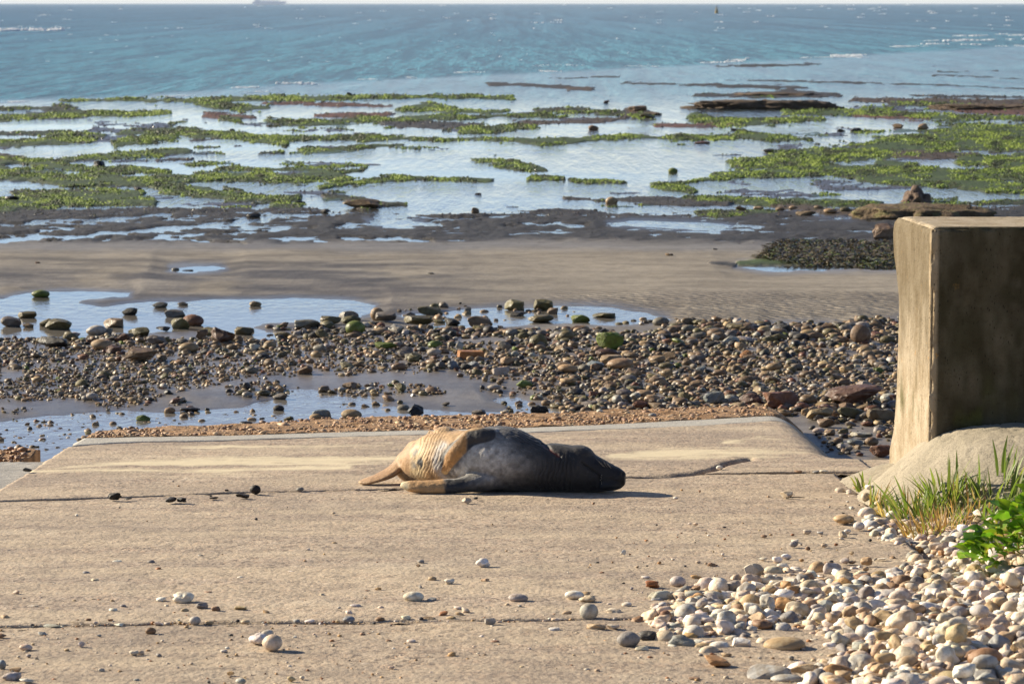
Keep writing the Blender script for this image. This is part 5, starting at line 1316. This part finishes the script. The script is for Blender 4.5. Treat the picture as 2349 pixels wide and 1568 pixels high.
# ------------------------------------------------------------------ shingle heap at the right
BIG = [(870,908,150,52,'tan','round',"long smooth tan cobble in the far half of the shingle heap"),(1082,1145,232,80,'tan','round',"longest smooth tan-brown cobble at the heap's near left"),(995,1306,232,100,'pale grey','angular',"large flat grey-cream cobble at the very front"),(1182,1276,142,68,'tan','angular',None),(1095,1316,182,56,'pale grey','round',None),(1562,1312,122,64,'tan','angular',None),(2150,1226,192,112,'brown','round',"large two-tone brown cobble at the right of the heap"),(1405,862,112,72,'chalk','flint',"brightest white flint in the middle of the heap"),(850,1136,110,72,'chalk','angular',None),(735,1140,120,56,'white','round',None),(640,1010,150,78,'white','flint',None),(440,990,100,70,'brown','flint',None),(1200,950,120,90,'tan','flint',None),(1070,940,140,90,'orange','flint',None),(1380,1130,120,100,'pale grey','flint',None),(1710,1030,170,120,'cream','flint',None),(1950,1230,150,130,'white','flint',None),(1640,880,170,70,'white','round',None),(2090,745,90,76,'cream','round',"round cream cobble under the leafy plant"),(2200,740,100,86,'white','flint',None),(2260,745,80,64,'grey','round',None),(1810,745,76,60,'cream','round',"round cream cobble just left of the dark red seaweed"),(1580,760,84,48,'tan','round',None),(1830,830,100,56,'cream','round',None),(750,870,90,54,'white','round',None),(480,870,90,54,'white','flint',None)]
BX = [(1334 + a * .4317, 1001 + c * .4317, w * .4317, h * .4317, cn, k, lb) for (a, c, w, h, cn, k, lb) in BIG]
# right-hand strip, from the close view of the plant
ZS = [(420,450,112,74,'cream','round',"pale hollowed cobble first in the row beside the grass"),(545,480,130,84,'pinkish','flint',None),(695,520,108,92,'cream','round',None),(575,500,140,30,'pinkish','slab',None),(765,550,90,60,'cream','angular',None),(740,400,120,50,'white','flint',None),(600,395,90,30,'tan','flint',None),(840,610,120,56,'white','round',None),(985,735,170,120,'white','round',"large pale veined cobble under the grass blades"),(1090,790,140,84,'white','angular',None),(785,800,110,68,'pinkish','round',None),(830,885,160,82,'pale grey','round',None),(900,835,90,70,'cream','flint',None),(1020,840,140,50,'cream','angular',None),(1215,880,130,96,'cream','round',None),(970,900,80,46,'tan','round',None),(1040,945,140,52,'tan','round',None),(1150,960,100,60,'cream','round',None),(1270,965,150,106,'pinkish','flint',None),(1390,950,110,80,'pinkish','round',None),(1300,1000,190,60,'cream','round',None),(1440,1055,190,104,'pinkish','flint',None),(1235,1070,130,76,'orange','flint',None),(1195,1105,110,70,'cream','round',None),(1580,1100,130,90,'pinkish','flint',None),(1660,1130,130,110,'pinkish','flint',None),(1590,1010,180,60,'pinkish','round',None),(1470,970,120,60,'tan','flint',None),(1150,1135,90,36,'white','flint',None),(1380,1120,70,44,'white','round',None),(1870,610,190,90,'white','flint',None),(1960,660,190,80,'white','round',None),(2050,580,90,56,'pale grey','round',None),(1500,590,90,50,'white','round',None),(1650,640,110,40,'white','flint',None),(2250,400,70,56,'pinkish','round',None),(2110,490,80,50,'cream','round',None),(2090,600,120,40,'white','flint',None)]
BX += [(1835 + a * .2187, 1034 + c * .2187, w * .2187, h * .2187, cn, k, lb) for (a, c, w, h, cn, k, lb) in ZS]
placed = []
G_H = "cobbles of the shingle heap at the slipway's right"
LH = [(1560, "heap's left edge"), (1750, "left part"), (1950, "middle"), (2150, "right part"), (3000, "right end")]
LHY = [(1130, "below the footing"), (1210, "beside the grass"), (1290, "beside the plant"), (1340, "on heap's far edge"), (1380, "in far shingle"), (1430, "behind mid shingle"), (1490, "amid shingle"), (9999, "in nearest shingle")]
SZH = [(28, "small"), (42, "mid-sized"), (60, "large"), (999, "very large")]
def cob_label(x, y, w, cn, k):
    return " ".join(f"{where_x(w, SZH)} {KW[k]} {cn} flint cobble {where_x(y, LHY)}, {where_x(x, LH)}".split()[:16])
for (x, y, w, h, cn, k, lb) in BX:
    o = put_stone("flint_cobble", x, y, w, h, jit(PAL[cn], .08), k, 'bank', lb or cob_label(x, y, w, cn, k), "cobble", G_H, M_STONE, 3, sink=.12)
    placed.append((o.location.x, o.location.y, o.scale.x))
nfix = len(placed)
# fill: pack stones by falling size
cand = 36000
qx = RNG.uniform(0.3, 3.6, cand); qy = RNG.uniform(8.9, 14.0, cand)
ppx, ppy = project(qx, qy, bank_z(qx, qy))
sdh = poly_sd(ppx, ppy, HEAP); sds = poly_sd(ppx, ppy, STRIP)
nz2 = 22 * fbm(qx * 4, qy * 4, oct=3, seed=301)
den = np.maximum(sstep(-22, 40, sdh + 1.2 * nz2), 1.0 * sstep(-6, 10, sds + .4 * nz2))
gap = np.exp(-(((ppx - 1790) / 120) ** 2 + ((ppy - 1465) / 22) ** 2)); den = den * (1 - .9 * gap)
moundm = (mound_z(qx, qy) > ramp_z(qy) + .05)
ok = (RNG.random(cand) < den) & (ppx > 1400) & (ppx < 2750) & ~moundm
qx, qy, sdh = qx[ok], qy[ok], sdh[ok]
rad = .0138 * np.exp(RNG.normal(0, .52, len(qx))); rad = np.clip(rad, .006, .040)
o_ = np.argsort(-rad); qx, qy, rad, sdh = qx[o_], qy[o_], rad[o_], sdh[o_]
PXa = np.array([p[0] for p in placed]); PYa = np.array([p[1] for p in placed]); PRa = np.array([p[2] for p in placed])
acc = np.zeros((9100, 4)); acc[:nfix, 0] = PXa; acc[:nfix, 1] = PYa; acc[:nfix, 2] = PRa; acc[:nfix, 3] = PRa; na = nfix
new = []
for i in range(len(qx)):
    d = np.hypot(acc[:na, 0] - qx[i], acc[:na, 1] - qy[i])
    if na and np.any(d < .66 * (acc[:na, 2] + rad[i])): continue
    acc[na, :3] = (qx[i], qy[i], rad[i]); na += 1
    new.append((qx[i], qy[i], rad[i], 0))
    if na > 9000: break
# a second storey on the thick of the heap
up = 0
for i in range(0, len(qx)):
    if sdh[i] < 40 or rad[i] < .018: continue
    d = np.hypot(acc[:na, 0] - qx[i], acc[:na, 1] - qy[i])
    l2 = np.array([(a, b_, c_) for (a, b_, c_, e) in new if e]) if up and up % 1 == 0 and False else None
    if random.random() < .07:
        new.append((qx[i], qy[i], rad[i] * .9, 1)); up += 1
    if up > 420: break
items = []
pn = ['white', 'cream', 'pinkish', 'pale grey', 'tan', 'grey', 'chalk', 'orange', 'brown']; pw = np.array([.18, .23, .09, .17, .15, .07, .05, .03, .03]); pw = pw / pw.sum()
pk = ['flint', 'round', 'flint', 'angular', 'flint', 'flint']
new.sort(key=lambda t: -t[2] / t[1])
nth = 0
for k_, (x, y, r, lv) in enumerate(new):
    px_, py_ = project(x, y, ramp_z(y)); px_, py_ = float(px_), float(py_)
    cn = pn[RNG.choice(len(pn), p=pw)]; kd = pk[k_ % 6]
    vis = -10 < px_ < 2350 and py_ < 1575
    z = float(bank_z(np.float64(x), np.float64(y)))
    if r < .012 and random.random() < .5: cn = random.choice(['tan', 'orange', 'brown', 'cream'])
    if vis and nth < 300 - nfix:
        m = stone_mesh(kd, 2 if r < .03 else 3, random.randrange(14), M_STONE)
        o = bpy.data.objects.new("flint_cobble", m); COL.objects.link(o)
        o.scale = (r * 1.18, r * random.uniform(.95, 1.2), r * random.uniform(.95, 1.35))
        o.location = (x, y, z + r * (.45 + 1.15 * lv)); o.rotation_euler = (random.uniform(-.5, .5), random.uniform(-.4, .4), random.uniform(0, 6.28))
        o.color = (*jit(PAL[cn], .12), 1)
        tag(o, cob_label(px_, py_, r * 2 * F / y, cn, kd), "cobble", G_H)
        nth += 1
    else:
        items.append((x, y, z + r * (.42 + 1.1 * lv), r * 1.18, r * random.uniform(.85, 1.1), r * random.uniform(.6, .85), random.uniform(0, 6.28), random.uniform(-.5, .5), *jit(PAL[cn], .15)))
mass("shingle", items, M_STONE_A, pk, 2, "small stones filling the shingle heap", "shingle")

# ------------------------------------------------------------------ green algae and brown weed growing on the reef
def tufts(name, want, n, hgt, cols, mat, label, seed, ya=215, yb=500):
    r = np.random.default_rng(seed)
    # sample the picture plane evenly, keep what falls on the growth
    tx = r.uniform(-250, 2600, n); ty = r.uniform(ya, yb, n)
    x, y = at_z(tx, ty, BEACH)
    h, c, wt, rp_, rg, al = shore(tx, ty, x, y)
    sel = want(h, c, al, tx, ty, r.random(n))
    x, y, h, tx, ty, al = x[sel], y[sel], h[sel], tx[sel], ty[sel], al[sel]
    m = len(x)
    s = y / F * r.uniform(.8, 2.6, m)                  # half width, metres
    hz = hgt * r.uniform(.5, 1.5, m) * np.clip(y / 60, .7, 1.5)
    k = 6
    th = np.linspace(0, 2 * np.pi, k, endpoint=False)
    ring = np.stack([np.cos(th), np.sin(th), np.zeros(k)], -1)
    U = np.vstack([ring, [[0, 0, 1.0]]])
    Fc = [[i, (i + 1) % k, k] for i in range(k)]
    Fc = np.array(Fc)
    nu = len(U)
    jv = 1 + .35 * (r.random((m, nu, 1)) - .5) * 2
    V = U[None] * np.stack([s * 1.9, s * 1.9, hz], -1)[:, None, :] * jv
    lean = r.normal(0, .4, (m, 1, 2)) * hz[:, None, None] * U[None, :, 2:3]
    V[..., :2] += lean
    V += np.stack([x, y, BEACH + h - .006], -1)[:, None, :]
    pick = r.random(m)
    pick = np.clip(.5 + 1.1 * fbm(tx / 26, ty / 6, oct=3, seed=seed + 7) + .38 * (pick - .5), 0, .999)
    ca = np.array(cols)[np.minimum((pick * len(cols)).astype(int), len(cols) - 1)]
    C = np.repeat((ca * r.uniform(.75, 1.25, (m, 1)))[:, None, :], nu, 1)
    FF = (Fc[None] + (np.arange(m) * nu)[:, None, None]).reshape(-1, 3)
    return link(name, mesh_np(name, V.reshape(-1, 3), FF, np.clip(C.reshape(-1, 3), .005, 1)), mat, kind="stuff", label=label)
patchn = lambda tx, ty, s: fbm(tx / 60, ty / 9, oct=3, seed=s)
tufts("green_algae", lambda h, c, al, tx, ty, q: (al > .35) & (h > -.004) & (q < .42 + 1.7 * patchn(tx, ty, 411) + .1 * (al > .8)), 330000, .026, [(.030, .040, .009), (.058, .085, .012), (.095, .145, .016), (.130, .195, .018), (.170, .240, .022), (.215, .285, .035)], M_ALGAE, "bright green algae tufts on the reef ridges", 401)
tufts("brown_algae", lambda h, c, al, tx, ty, q: (h > .002) & (((al < .7) & (q < .5)) | (q < .05)), 90000, .020, [(.055, .038, .022), (.085, .060, .030), (.035, .030, .020), (.070, .065, .025)], M_WEED, "dark brown weed on the reef ridges", 402)

tufts("mud_stones", lambda h, c, al, tx, ty, q: (ty > 478) & (ty < 572) & (h > -.006) & (q < (.55 + .6 * patchn(tx, ty, 431)) * sstep(574, 540, ty)), 36000, .009, [(.012, .011, .011), (.030, .027, .025), (.060, .053, .046), (.10, .09, .078)], M_ROCK, "small dark wet stones strewn over the mud flat", 403, 470, 575)

# bladder weed patch left of the wall
WEED = [(1735, 590), (1765, 566), (1800, 553), (1860, 552), (1950, 556), (2100, 556), (2300, 556), (2300, 612), (2060, 612), (1960, 611), (1880, 608), (1800, 604)]
def strands(name, n, px0, px1, py0, py1, poly, L, wdt, cols, label, seed, zf, cat=None, hump=0.0, mat=M_WEED, kind="stuff", up=.6):
    r = np.random.default_rng(seed)
    tx = r.uniform(px0, px1, n); ty = r.uniform(py0, py1, n)
    sd = poly_sd(tx, ty + 4 * fbm(tx / 20, ty / 8, seed=seed), poly); ok = sd > 0
    tx, ty, sd = tx[ok], ty[ok], sd[ok]
    x, y, z0 = zf(tx, ty)
    z0 = z0 + hump * sstep(0, 14, sd)
    m = len(x); k = 5
    t = np.linspace(0, 1, k)
    az = r.uniform(0, 2 * np.pi, m); l = L * r.uniform(.5, 1.4, m); cu = r.normal(0, 1.6, m); w = wdt * r.uniform(.6, 1.4, m); hgt = l * r.uniform(.1, up, m)
    a = az[:, None] + cu[:, None] * t[None]
    cx_ = np.cumsum(np.cos(a) * l[:, None] / k, 1); cy_ = np.cumsum(np.sin(a) * l[:, None] / k, 1)
    cz_ = np.sin(t[None] * np.pi * .8) * hgt[:, None]
    wd = (w[:, None] * np.sin(np.pi * (.15 + .8 * t))[None])
    ox_, oy_ = -np.sin(a) * wd, np.cos(a) * wd
    A = np.stack([x[:, None] + cx_ + ox_, y[:, None] + cy_ + oy_, z0[:, None] + cz_ + .4 * wd], -1); B = np.stack([x[:, None] + cx_ - ox_, y[:, None] + cy_ - oy_, z0[:, None] + cz_ - .4 * wd], -1)
    V = np.stack([A, B], 2).reshape(m, 2 * k, 3)
    Fc = np.array([[2 * i, 2 * i + 1, 2 * i + 3, 2 * i + 2] for i in range(k - 1)])
    FF = (Fc[None] + (np.arange(m) * 2 * k)[:, None, None]).reshape(-1, 4)
    ca = np.array(cols)[r.integers(0, len(cols), m)] * r.uniform(.7, 1.3, (m, 1))
    return link(name, mesh_np(name, V.reshape(-1, 3), FF, np.repeat(ca, 2 * k, 0)), mat, kind=kind, label=label, cat=cat)
def on_beach(tx, ty):
    x, y = at_z(tx, ty, BEACH + .02); return x, y, np.maximum(ground_z(x, y), BEACH)
strands("seaweed", 10000, 1700, 2300, 545, 615, WEED, .11, .009, [(.075, .055, .024), (.12, .088, .034), (.045, .036, .020), (.15, .12, .05), (.10, .12, .02)], "dark brown bladder weed bed on the sand left of the wall", 421, on_beach, "seaweed", .02, up=.3)

# ------------------------------------------------------------------ grass, leafy plant, dried weed, clods, twig at the slipway's right edge
def gz_any(x, y):
    return float(max(bank_z(np.float64(x), np.float64(y)), mound_z(np.float64(x), np.float64(y))))
def tuft(px, py, n, L, spread, lean, cols, label, seed, wd=.0062):
    r = np.random.default_rng(seed)
    x0, y0 = at_bank(px, py)
    Vs, Fs, Cs, of = [], [], [], 0
    k = 6; t = np.linspace(0, 1, k)
    for i in range(n):
        rr = spread * math.sqrt(r.random()); a = r.uniform(0, 6.28)
        bx, by = rr * math.cos(a), rr * math.sin(a)
        bz = gz_any(x0 + bx, y0 + by) - gz_any(x0, y0)
        l = L * r.uniform(.45, 1.1); d = a + r.normal(0, .6); out = r.uniform(.15, .75)
        dx, dy = math.cos(d) * out + lean * .5, math.sin(d) * out * .6
        X_ = bx + dx * l * t ** 1.5; Y_ = by + dy * l * t ** 1.5; Z_ = bz + l * t * (1 - .28 * out * t) - .02 * t * 0
        w = wd * r.uniform(.6, 1.3) * np.clip(1.1 - t ** 2, 0, 1) * np.minimum(1, .5 + 2 * t)
        fa = d + 1.57 + r.normal(0, .5); ux, uy = math.cos(fa) * w, math.sin(fa) * w
        V = np.stack([np.stack([X_ + ux, Y_ + uy, Z_], -1), np.stack([X_, Y_, Z_ - .5 * w], -1), np.stack([X_ - ux, Y_ - uy, Z_], -1)], 1).reshape(-1, 3)
        for j in range(k - 1):
            Fs += [[of + 3 * j, of + 3 * j + 1, of + 3 * j + 4, of + 3 * j + 3], [of + 3 * j + 1, of + 3 * j + 2, of + 3 * j + 5, of + 3 * j + 4]]
        of += len(V); Vs.append(V)
        Cs.append(np.tile(np.array(cols[r.integers(0, len(cols))]) * r.uniform(.7, 1.25), (len(V), 1)))
    o = link("grass_tuft", mesh_np("grass_tuft", np.vstack(Vs), np.array(Fs), np.vstack(Cs)), M_GRASS, label=label, cat="grass", group="grass tufts growing out of the shingle")
    o.location = (x0, y0, gz_any(x0, y0) - .004)
    return o
GR = [(.16, .23, .045), (.12, .18, .035), (.20, .26, .06), (.22, .23, .08)]
DRY = [(.40, .27, .12), (.34, .21, .09), (.46, .35, .18), (.30, .17, .08)]
tuft(1985, 1118, 16, .09, .05, -.3, GR, "small sparse green tuft at the left toe of the wall's footing", 501)
tuft(2010, 1148, 16, .13, .04, .5, GR + DRY[:1], "few stiff blades among pale stones, second tuft from the left", 502)
tuft(2105, 1195, 60, .20, .11, -.5, GR, "green tuft leaning left over the pale stones at the slipway's edge", 503, .007)
tuft(2160, 1182, 56, .19, .11, -.25, GR, "tall dense green tuft before the middle of the footing", 504, .0075)
tuft(2285, 1165, 52, .20, .12, .05, GR, "tallest upright green tuft below the wall's dark face", 505, .0075)
tuft(2360, 1165, 30, .16, .10, -.15, GR, "green tuft at the picture's right edge before the footing", 506)
tuft(2150, 1228, 190, .14, .15, -.2, DRY + GR[2:3], "bushy dry straw-coloured tuft left of the leafy plant", 507, .0036)
tuft(2215, 1185, 120, .15, .15, 0, DRY + GR, "mixed dry and green tuft behind the leafy plant", 508, .0042)
tuft(2060, 1165, 70, .13, .10, -.2, DRY + GR[:2], "thin dry brown tuft among the stones, left", 509, .0036)
tuft(2250, 1205, 26, .15, .12, -.3, GR, "short green tuft touching the back of the leafy plant", 510)

plant = bpy.data.objects.new("leafy_plant", None); COL.objects.link(plant)
lx, ly = at_bank(2372, 1300)
plant.location = (lx, ly, gz_any(lx, ly))
tag(plant, "bright green low leafy plant with glossy spade-shaped leaves on the shingle", "plant")
def leaf_mesh(seed):
    r = np.random.default_rng(seed)
    a = np.linspace(0, 1, 8); bq = np.linspace(-1, 1, 5)
    A_, B_ = np.meshgrid(a, bq, indexing='ij')
    wdt = np.interp(a, [0, .28, .32, .45, .6, .8, 1], [.05, .05, .30, .40, .36, .22, .02])[:, None]
    wav = .06 * np.sin(A_ * 9 + seed) * np.abs(B_)
    V = np.stack([A_ - .1, B_ * wdt, .22 * np.abs(B_) * wdt + .30 * A_ - .42 * A_ ** 2 + wav], -1).reshape(-1, 3)
    g = np.where(A_ < .3, 1, 0)[..., None] * np.array([[.26, .32, .08]]) + np.where(A_ < .3, 0, 1)[..., None] * np.array([[.125, .29, .024]])
    g = g + (np.abs(B_) < .1)[..., None] * np.array([[.04, .05, .01]])
    return mesh_np("leaf", V, grid_faces(8, 5), (g * r.uniform(.45, 1.25) * np.array([r.uniform(.8, 1.5), 1, 1])).reshape(-1, 3))
LM_ = [leaf_mesh(s) for s in range(7)]
r = np.random.default_rng(77)
for i in range(298):
    a = r.uniform(0, 2 * np.pi); q = math.sqrt(r.random())
    X_ = .30 * q * math.cos(a) + .05; Y_ = .17 * q * math.sin(a)
    Z_ = .25 * (1 - q ** 3) * math.sqrt(r.uniform(.1, 1.1))
    if X_ > .55: continue
    o = link("leaf", LM_[i % 7], M_LEAF, plant)
    o.location = (X_, Y_, .015 + Z_)
    o.rotation_euler = (r.normal(0, .5), -r.uniform(.15, 1.25) * (1 - .3 * q), a + r.normal(0, .9))
    s = r.uniform(.05, .105); o.scale = (s * 1.15, s, s)

def clump(name, px, py, L, wdt, n, cols, label, seed, rx, ry, cat, mat=M_WEED, surf='ramp', hump=.02):
    r = np.random.default_rng(seed)
    x0, y0 = at_bank(px, py) if surf == 'bank' else [float(q) for q in at_ramp(px, py)]
    z = gz_any(x0, y0) if surf == 'bank' else float(ramp_z(y0))
    def zf(tx, ty):
        return (tx, ty, np.zeros(len(tx)))
    o = strands(name, n, -rx, rx, -ry, ry, [(rx * math.cos(a), ry * math.sin(a)) for a in np.linspace(0, 6.28, 14)[:-1]], L, wdt, cols, label, seed, zf, cat, 0, mat, None, 1.0)
    o.location = (x0, y0, z + (.034 if surf == 'bank' else .004))
    return o
clump("dried_seaweed", 2185, 1306, .10, .0065, 190, [(.075, .026, .020), (.045, .018, .016), (.11, .035, .022)], "dark red curled dried seaweed on the shingle below the leafy plant", 601, .085, .06, "seaweed", surf='bank')
clump("dried_seaweed", 2235, 1298, .10, .0045, 50, [(.06, .035, .02), (.10, .05, .03)], "thin brown dried weed strands at the leafy plant's foot", 602, .07, .05, "seaweed", surf='bank')
def clod(px, py, w, h, kind, label, seed):
    o = put_stone("clod", px, py, w, h, (.022, .016, .011), kind, 'ramp', label, "clod", "dark clods of dung and weed by the joint", M_STONE, 3, 0.0, sink=.03, seed=seed)
    return o
clod(262, 1147, 32, 18, 'craggy', "dark jagged clod on the joint, leftmost on the slipway", 2)
clod(392, 1152, 26, 12, 'craggy', "flat dark clod left of the middle joint, left half of a pair", 5)
clod(416, 1152, 22, 11, 'craggy', "flat dark clod left of the middle joint, right half of a pair", 7)
clod(585, 1133, 26, 21, 'round', "round black clod standing on the joint near the seal's tail", 4)
clod(490, 1144, 22, 5, 'craggy', "tiny flat dark crumb between the clods", 8)
clod(556, 1143, 32, 10, 'craggy', "low crumbly dark clod just left of the round black one", 9)
clod(520, 1127, 10, 5, 'craggy', "small dark crumb beyond the joint", 10)
clod(293, 1146, 18, 5, 'craggy', "tiny dark crumb beside the leftmost clod", 11)
tx0, ty0 = [float(q) for q in at_ramp(1808, 1143)]
b = bmesh.new()
tw = bpy.data.meshes.new("twig"); Vt, Ft = tube(np.array([[0, 0, 0], [.04, .004, .003], [.09, .0, .001]]), .0035, .0022, 6)
tw.from_pydata(Vt.tolist(), [], Ft); tw.update()
M_TWIG = NT("dark_wood").fin((.030, .024, .020), .8)
link("twig", tw, M_TWIG, loc=(tx0 - .01, ty0, float(ramp_z(ty0)) + .004), label="thin dark twig lying right beside the cream pebble", cat="twig")

# ------------------------------------------------------------------ sea surface things: foam, surf, ship, marker
def foam(name, rows, label, seed):
    r = np.random.default_rng(seed)
    Vs, Fs, Cs, of = [], [], [], 0
    V0, F0 = ICO[1]
    for (px, py, w, h) in rows:
        x, y = at_z(px, py, BEACH); s = float(y) / F
        n = max(3, int(w / 1.6))
        for i in range(n):
            ww = r.uniform(1.0, 3.2) * s; hh_ = max(h * s * r.uniform(.15, .75), .01)
            V = V0 * [ww, ww * 1.5, hh_] * (1 + .3 * r.normal(size=(len(V0), 1)))
            t = r.uniform(-.5, .5)
            V = V + [float(x) + t * w * s, float(y) + r.normal(0, .3) * ww, BEACH]
            Vs.append(V); Fs.append(F0 + of); of += len(V); Cs.append(np.tile([[.80, .81, .82]], (len(V), 1)))
    return link(name, mesh_np(name, np.vstack(Vs), np.vstack(Fs), np.vstack(Cs)), M_FOAM, kind="stuff", label=label)
rows = []
r = np.random.default_rng(9)
for i in range(110):
    py_ = 12 + 55 * r.random() ** 1.3; px_ = r.uniform(-200, 2550)
    rows.append((px_, py_, r.uniform(5, 20), r.uniform(1.0, 3.0)))
for i in range(50):
    rows.append((r.uniform(-100, 1700), r.uniform(60, 150), r.uniform(3, 9), r.uniform(.8, 1.6)))
foam("whitecaps", rows, "small whitecaps scattered over the wind-blown sea", 701)
rows = []
for (x0, x1, y0, y1, n, h) in [(2125, 2420, 95, 89, 16, 4.5), (2130, 2400, 84, 80, 8, 3), (2120, 2250, 101, 103, 7, 3), (1900, 1985, 127, 126, 6, 3), (1830, 1980, 134, 128, 7, 3), (1920, 2010, 131, 132, 5, 2), (2000, 2120, 108, 106, 6, 2), (1680, 1730, 138, 137, 4, 4), (1590, 1690, 146, 142, 6, 2.5), (1400, 1520, 151, 153, 5, 1.5), (1240, 1290, 164, 163, 4, 2.5), (1230, 1400, 150, 150, 5, 1.2), (640, 710, 193, 192, 5, 5), (540, 600, 203, 198, 5, 3), (550, 640, 213, 208, 4, 2), (380, 440, 222, 219, 5, 2), (140, 220, 231, 227, 5, 2), (0, 120, 234, 233, 6, 2), (830, 960, 183, 178, 5, 2), (1040, 1110, 166, 167, 4, 2.5), (2290, 2349, 106, 106, 3, 2)]:
    for i in range(n):
        t = r.random()
        rows.append((x0 + (x1 - x0) * t, y0 + (y1 - y0) * t + r.normal(0, .8), r.uniform(14, 44), h * r.uniform(.5, 1.2)))
foam("surf", rows, "white broken surf along the edge of the reef", 702)
rows = [(x + r.uniform(-8, 8), 71 + r.normal(0, .8) - (x / 145) * 1.5, 30, 8) for x in np.linspace(-120, 138, 30)]
foam("boat_wake", rows, "white streak of foam on the sea at the far left", 703)

ship = bpy.data.objects.new("cargo_ship", None); COL.objects.link(ship)
sd = 6800.0
shx = (621 - CX) / F * sd
ship.location = (shx, sd, BEACH - .4)
tag(ship, "hazy pale grey cargo ship on the horizon left of the middle", "ship")
SC = (.90, .92, .96)  # ship colours extra pale, distance haze painted into them
b = bmesh.new()
prof_ = [(-36, 0), (-37, 6.5), (-30, 7), (30, 7), (38, 8.5), (35, 0)]
vt = [b.verts.new((x, -6, z)) for x, z in prof_] + [b.verts.new((x, 6, z)) for x, z in prof_]
n_ = len(prof_)
b.faces.new(vt[:n_][::-1]); b.faces.new(vt[n_:])
for i in range(n_):
    j = (i + 1) % n_; b.faces.new((vt[i], vt[j], vt[n_ + j], vt[n_ + i]))
bmesh.ops.recalc_face_normals(b, faces=b.faces)
bm_obj("hull", b, M_PAINT, ship, col=SC)
b = bmesh.new(); box_bm(b, (-26, 0, 12.5), (12, 10, 11), .2); box_bm(b, (-26, 0, 19), (7, 9, 2), .2); bm_obj("superstructure", b, M_PAINT, ship, col=(.94, .95, .97))
b = bmesh.new(); box_bm(b, (-31, 0, 21), (3, 3, 6), .2); bm_obj("funnel", b, M_PAINT, ship, col=SC)
b = bmesh.new()
for xx in (-12, 2, 16): box_bm(b, (xx, 0, 8.3), (11, 9, 2.6), .1)
bm_obj("hatch_covers", b, M_PAINT, ship, col=SC)
b = bmesh.new(); bmesh.ops.create_cone(b, cap_ends=True, segments=8, radius1=.3, radius2=.15, depth=9, matrix=Matrix.Translation((28, 0, 11.5))); bm_obj("mast", b, M_PAINT, ship, col=SC)

bu = bpy.data.objects.new("marker_buoy", None); COL.objects.link(bu)
d_ = 900.0
bu.location = ((1641 - CX) / F * d_, d_, BEACH)
tag(bu, "small dark marker buoy standing on the horizon, right of the middle", "buoy")
b = bmesh.new(); bmesh.ops.create_cone(b, cap_ends=True, segments=16, radius1=.55, radius2=.5, depth=.7, matrix=Matrix.Translation((0, 0, .35))); bm_obj("float", b, M_PAINT, bu, col=(.30, .22, .08))
b = bmesh.new(); bmesh.ops.create_cone(b, cap_ends=True, segments=12, radius1=.42, radius2=.12, depth=1.1, matrix=Matrix.Translation((0, 0, 1.25))); bm_obj("tower", b, M_PAINT, bu, col=(.22, .17, .07))
b = bmesh.new(); bmesh.ops.create_icosphere(b, subdivisions=2, radius=.18, matrix=Matrix.Translation((0, 0, 1.95))); bm_obj("top_mark", b, M_PAINT, bu, col=(.12, .10, .06))

# ------------------------------------------------------------------ tell alike stones apart by their place among the like
bpy.context.view_layer.update()
by = {}
for o in S.objects:
    if o.parent is None and "category" in o.keys():
        by.setdefault(o["label"], []).append(o)
CNT = {2: "two", 3: "three", 4: "four", 5: "five", 6: "six", 7: "seven", 8: "eight", 9: "nine"}
ORD = ["", "second", "third", "fourth", "fifth", "sixth", "seventh", "eighth", "ninth"]
for lb, os_ in by.items():
    k_ = len(os_)
    if k_ < 2 or k_ > 9: continue
    os_.sort(key=lambda o: float(project(o.location.x, o.location.y, o.location.z)[0]))
    for i, o in enumerate(os_):
        pos = "leftmost" if i == 0 else "rightmost" if i == k_ - 1 else ORD[i] + " from left"
        if k_ == 2: pos = "left" if i == 0 else "right"
        o["label"] = " ".join(f"{pos} of {CNT[k_]}: {lb}".split()[:16])

# ------------------------------------------------------------------ sea air: one thin even haze over everything
b = bmesh.new(); box_bm(b, (0, 22490, 14.2), (27000, 45180, 31.6))
hz_ = bpy.data.meshes.new("haze"); b.to_mesh(hz_); b.free()
hm = bpy.data.materials.new("haze_air"); hm.use_nodes = True
t_ = hm.node_tree; t_.nodes.clear()
ho = t_.nodes.new("ShaderNodeOutputMaterial"); pv = t_.nodes.new("ShaderNodeVolumePrincipled")
pv.inputs["Color"].default_value = (.80, .88, .97, 1); pv.inputs["Density"].default_value = 0.55e-4
t_.links.new(pv.outputs[0], ho.inputs["Volume"])
link("haze", hz_, hm, kind="stuff")
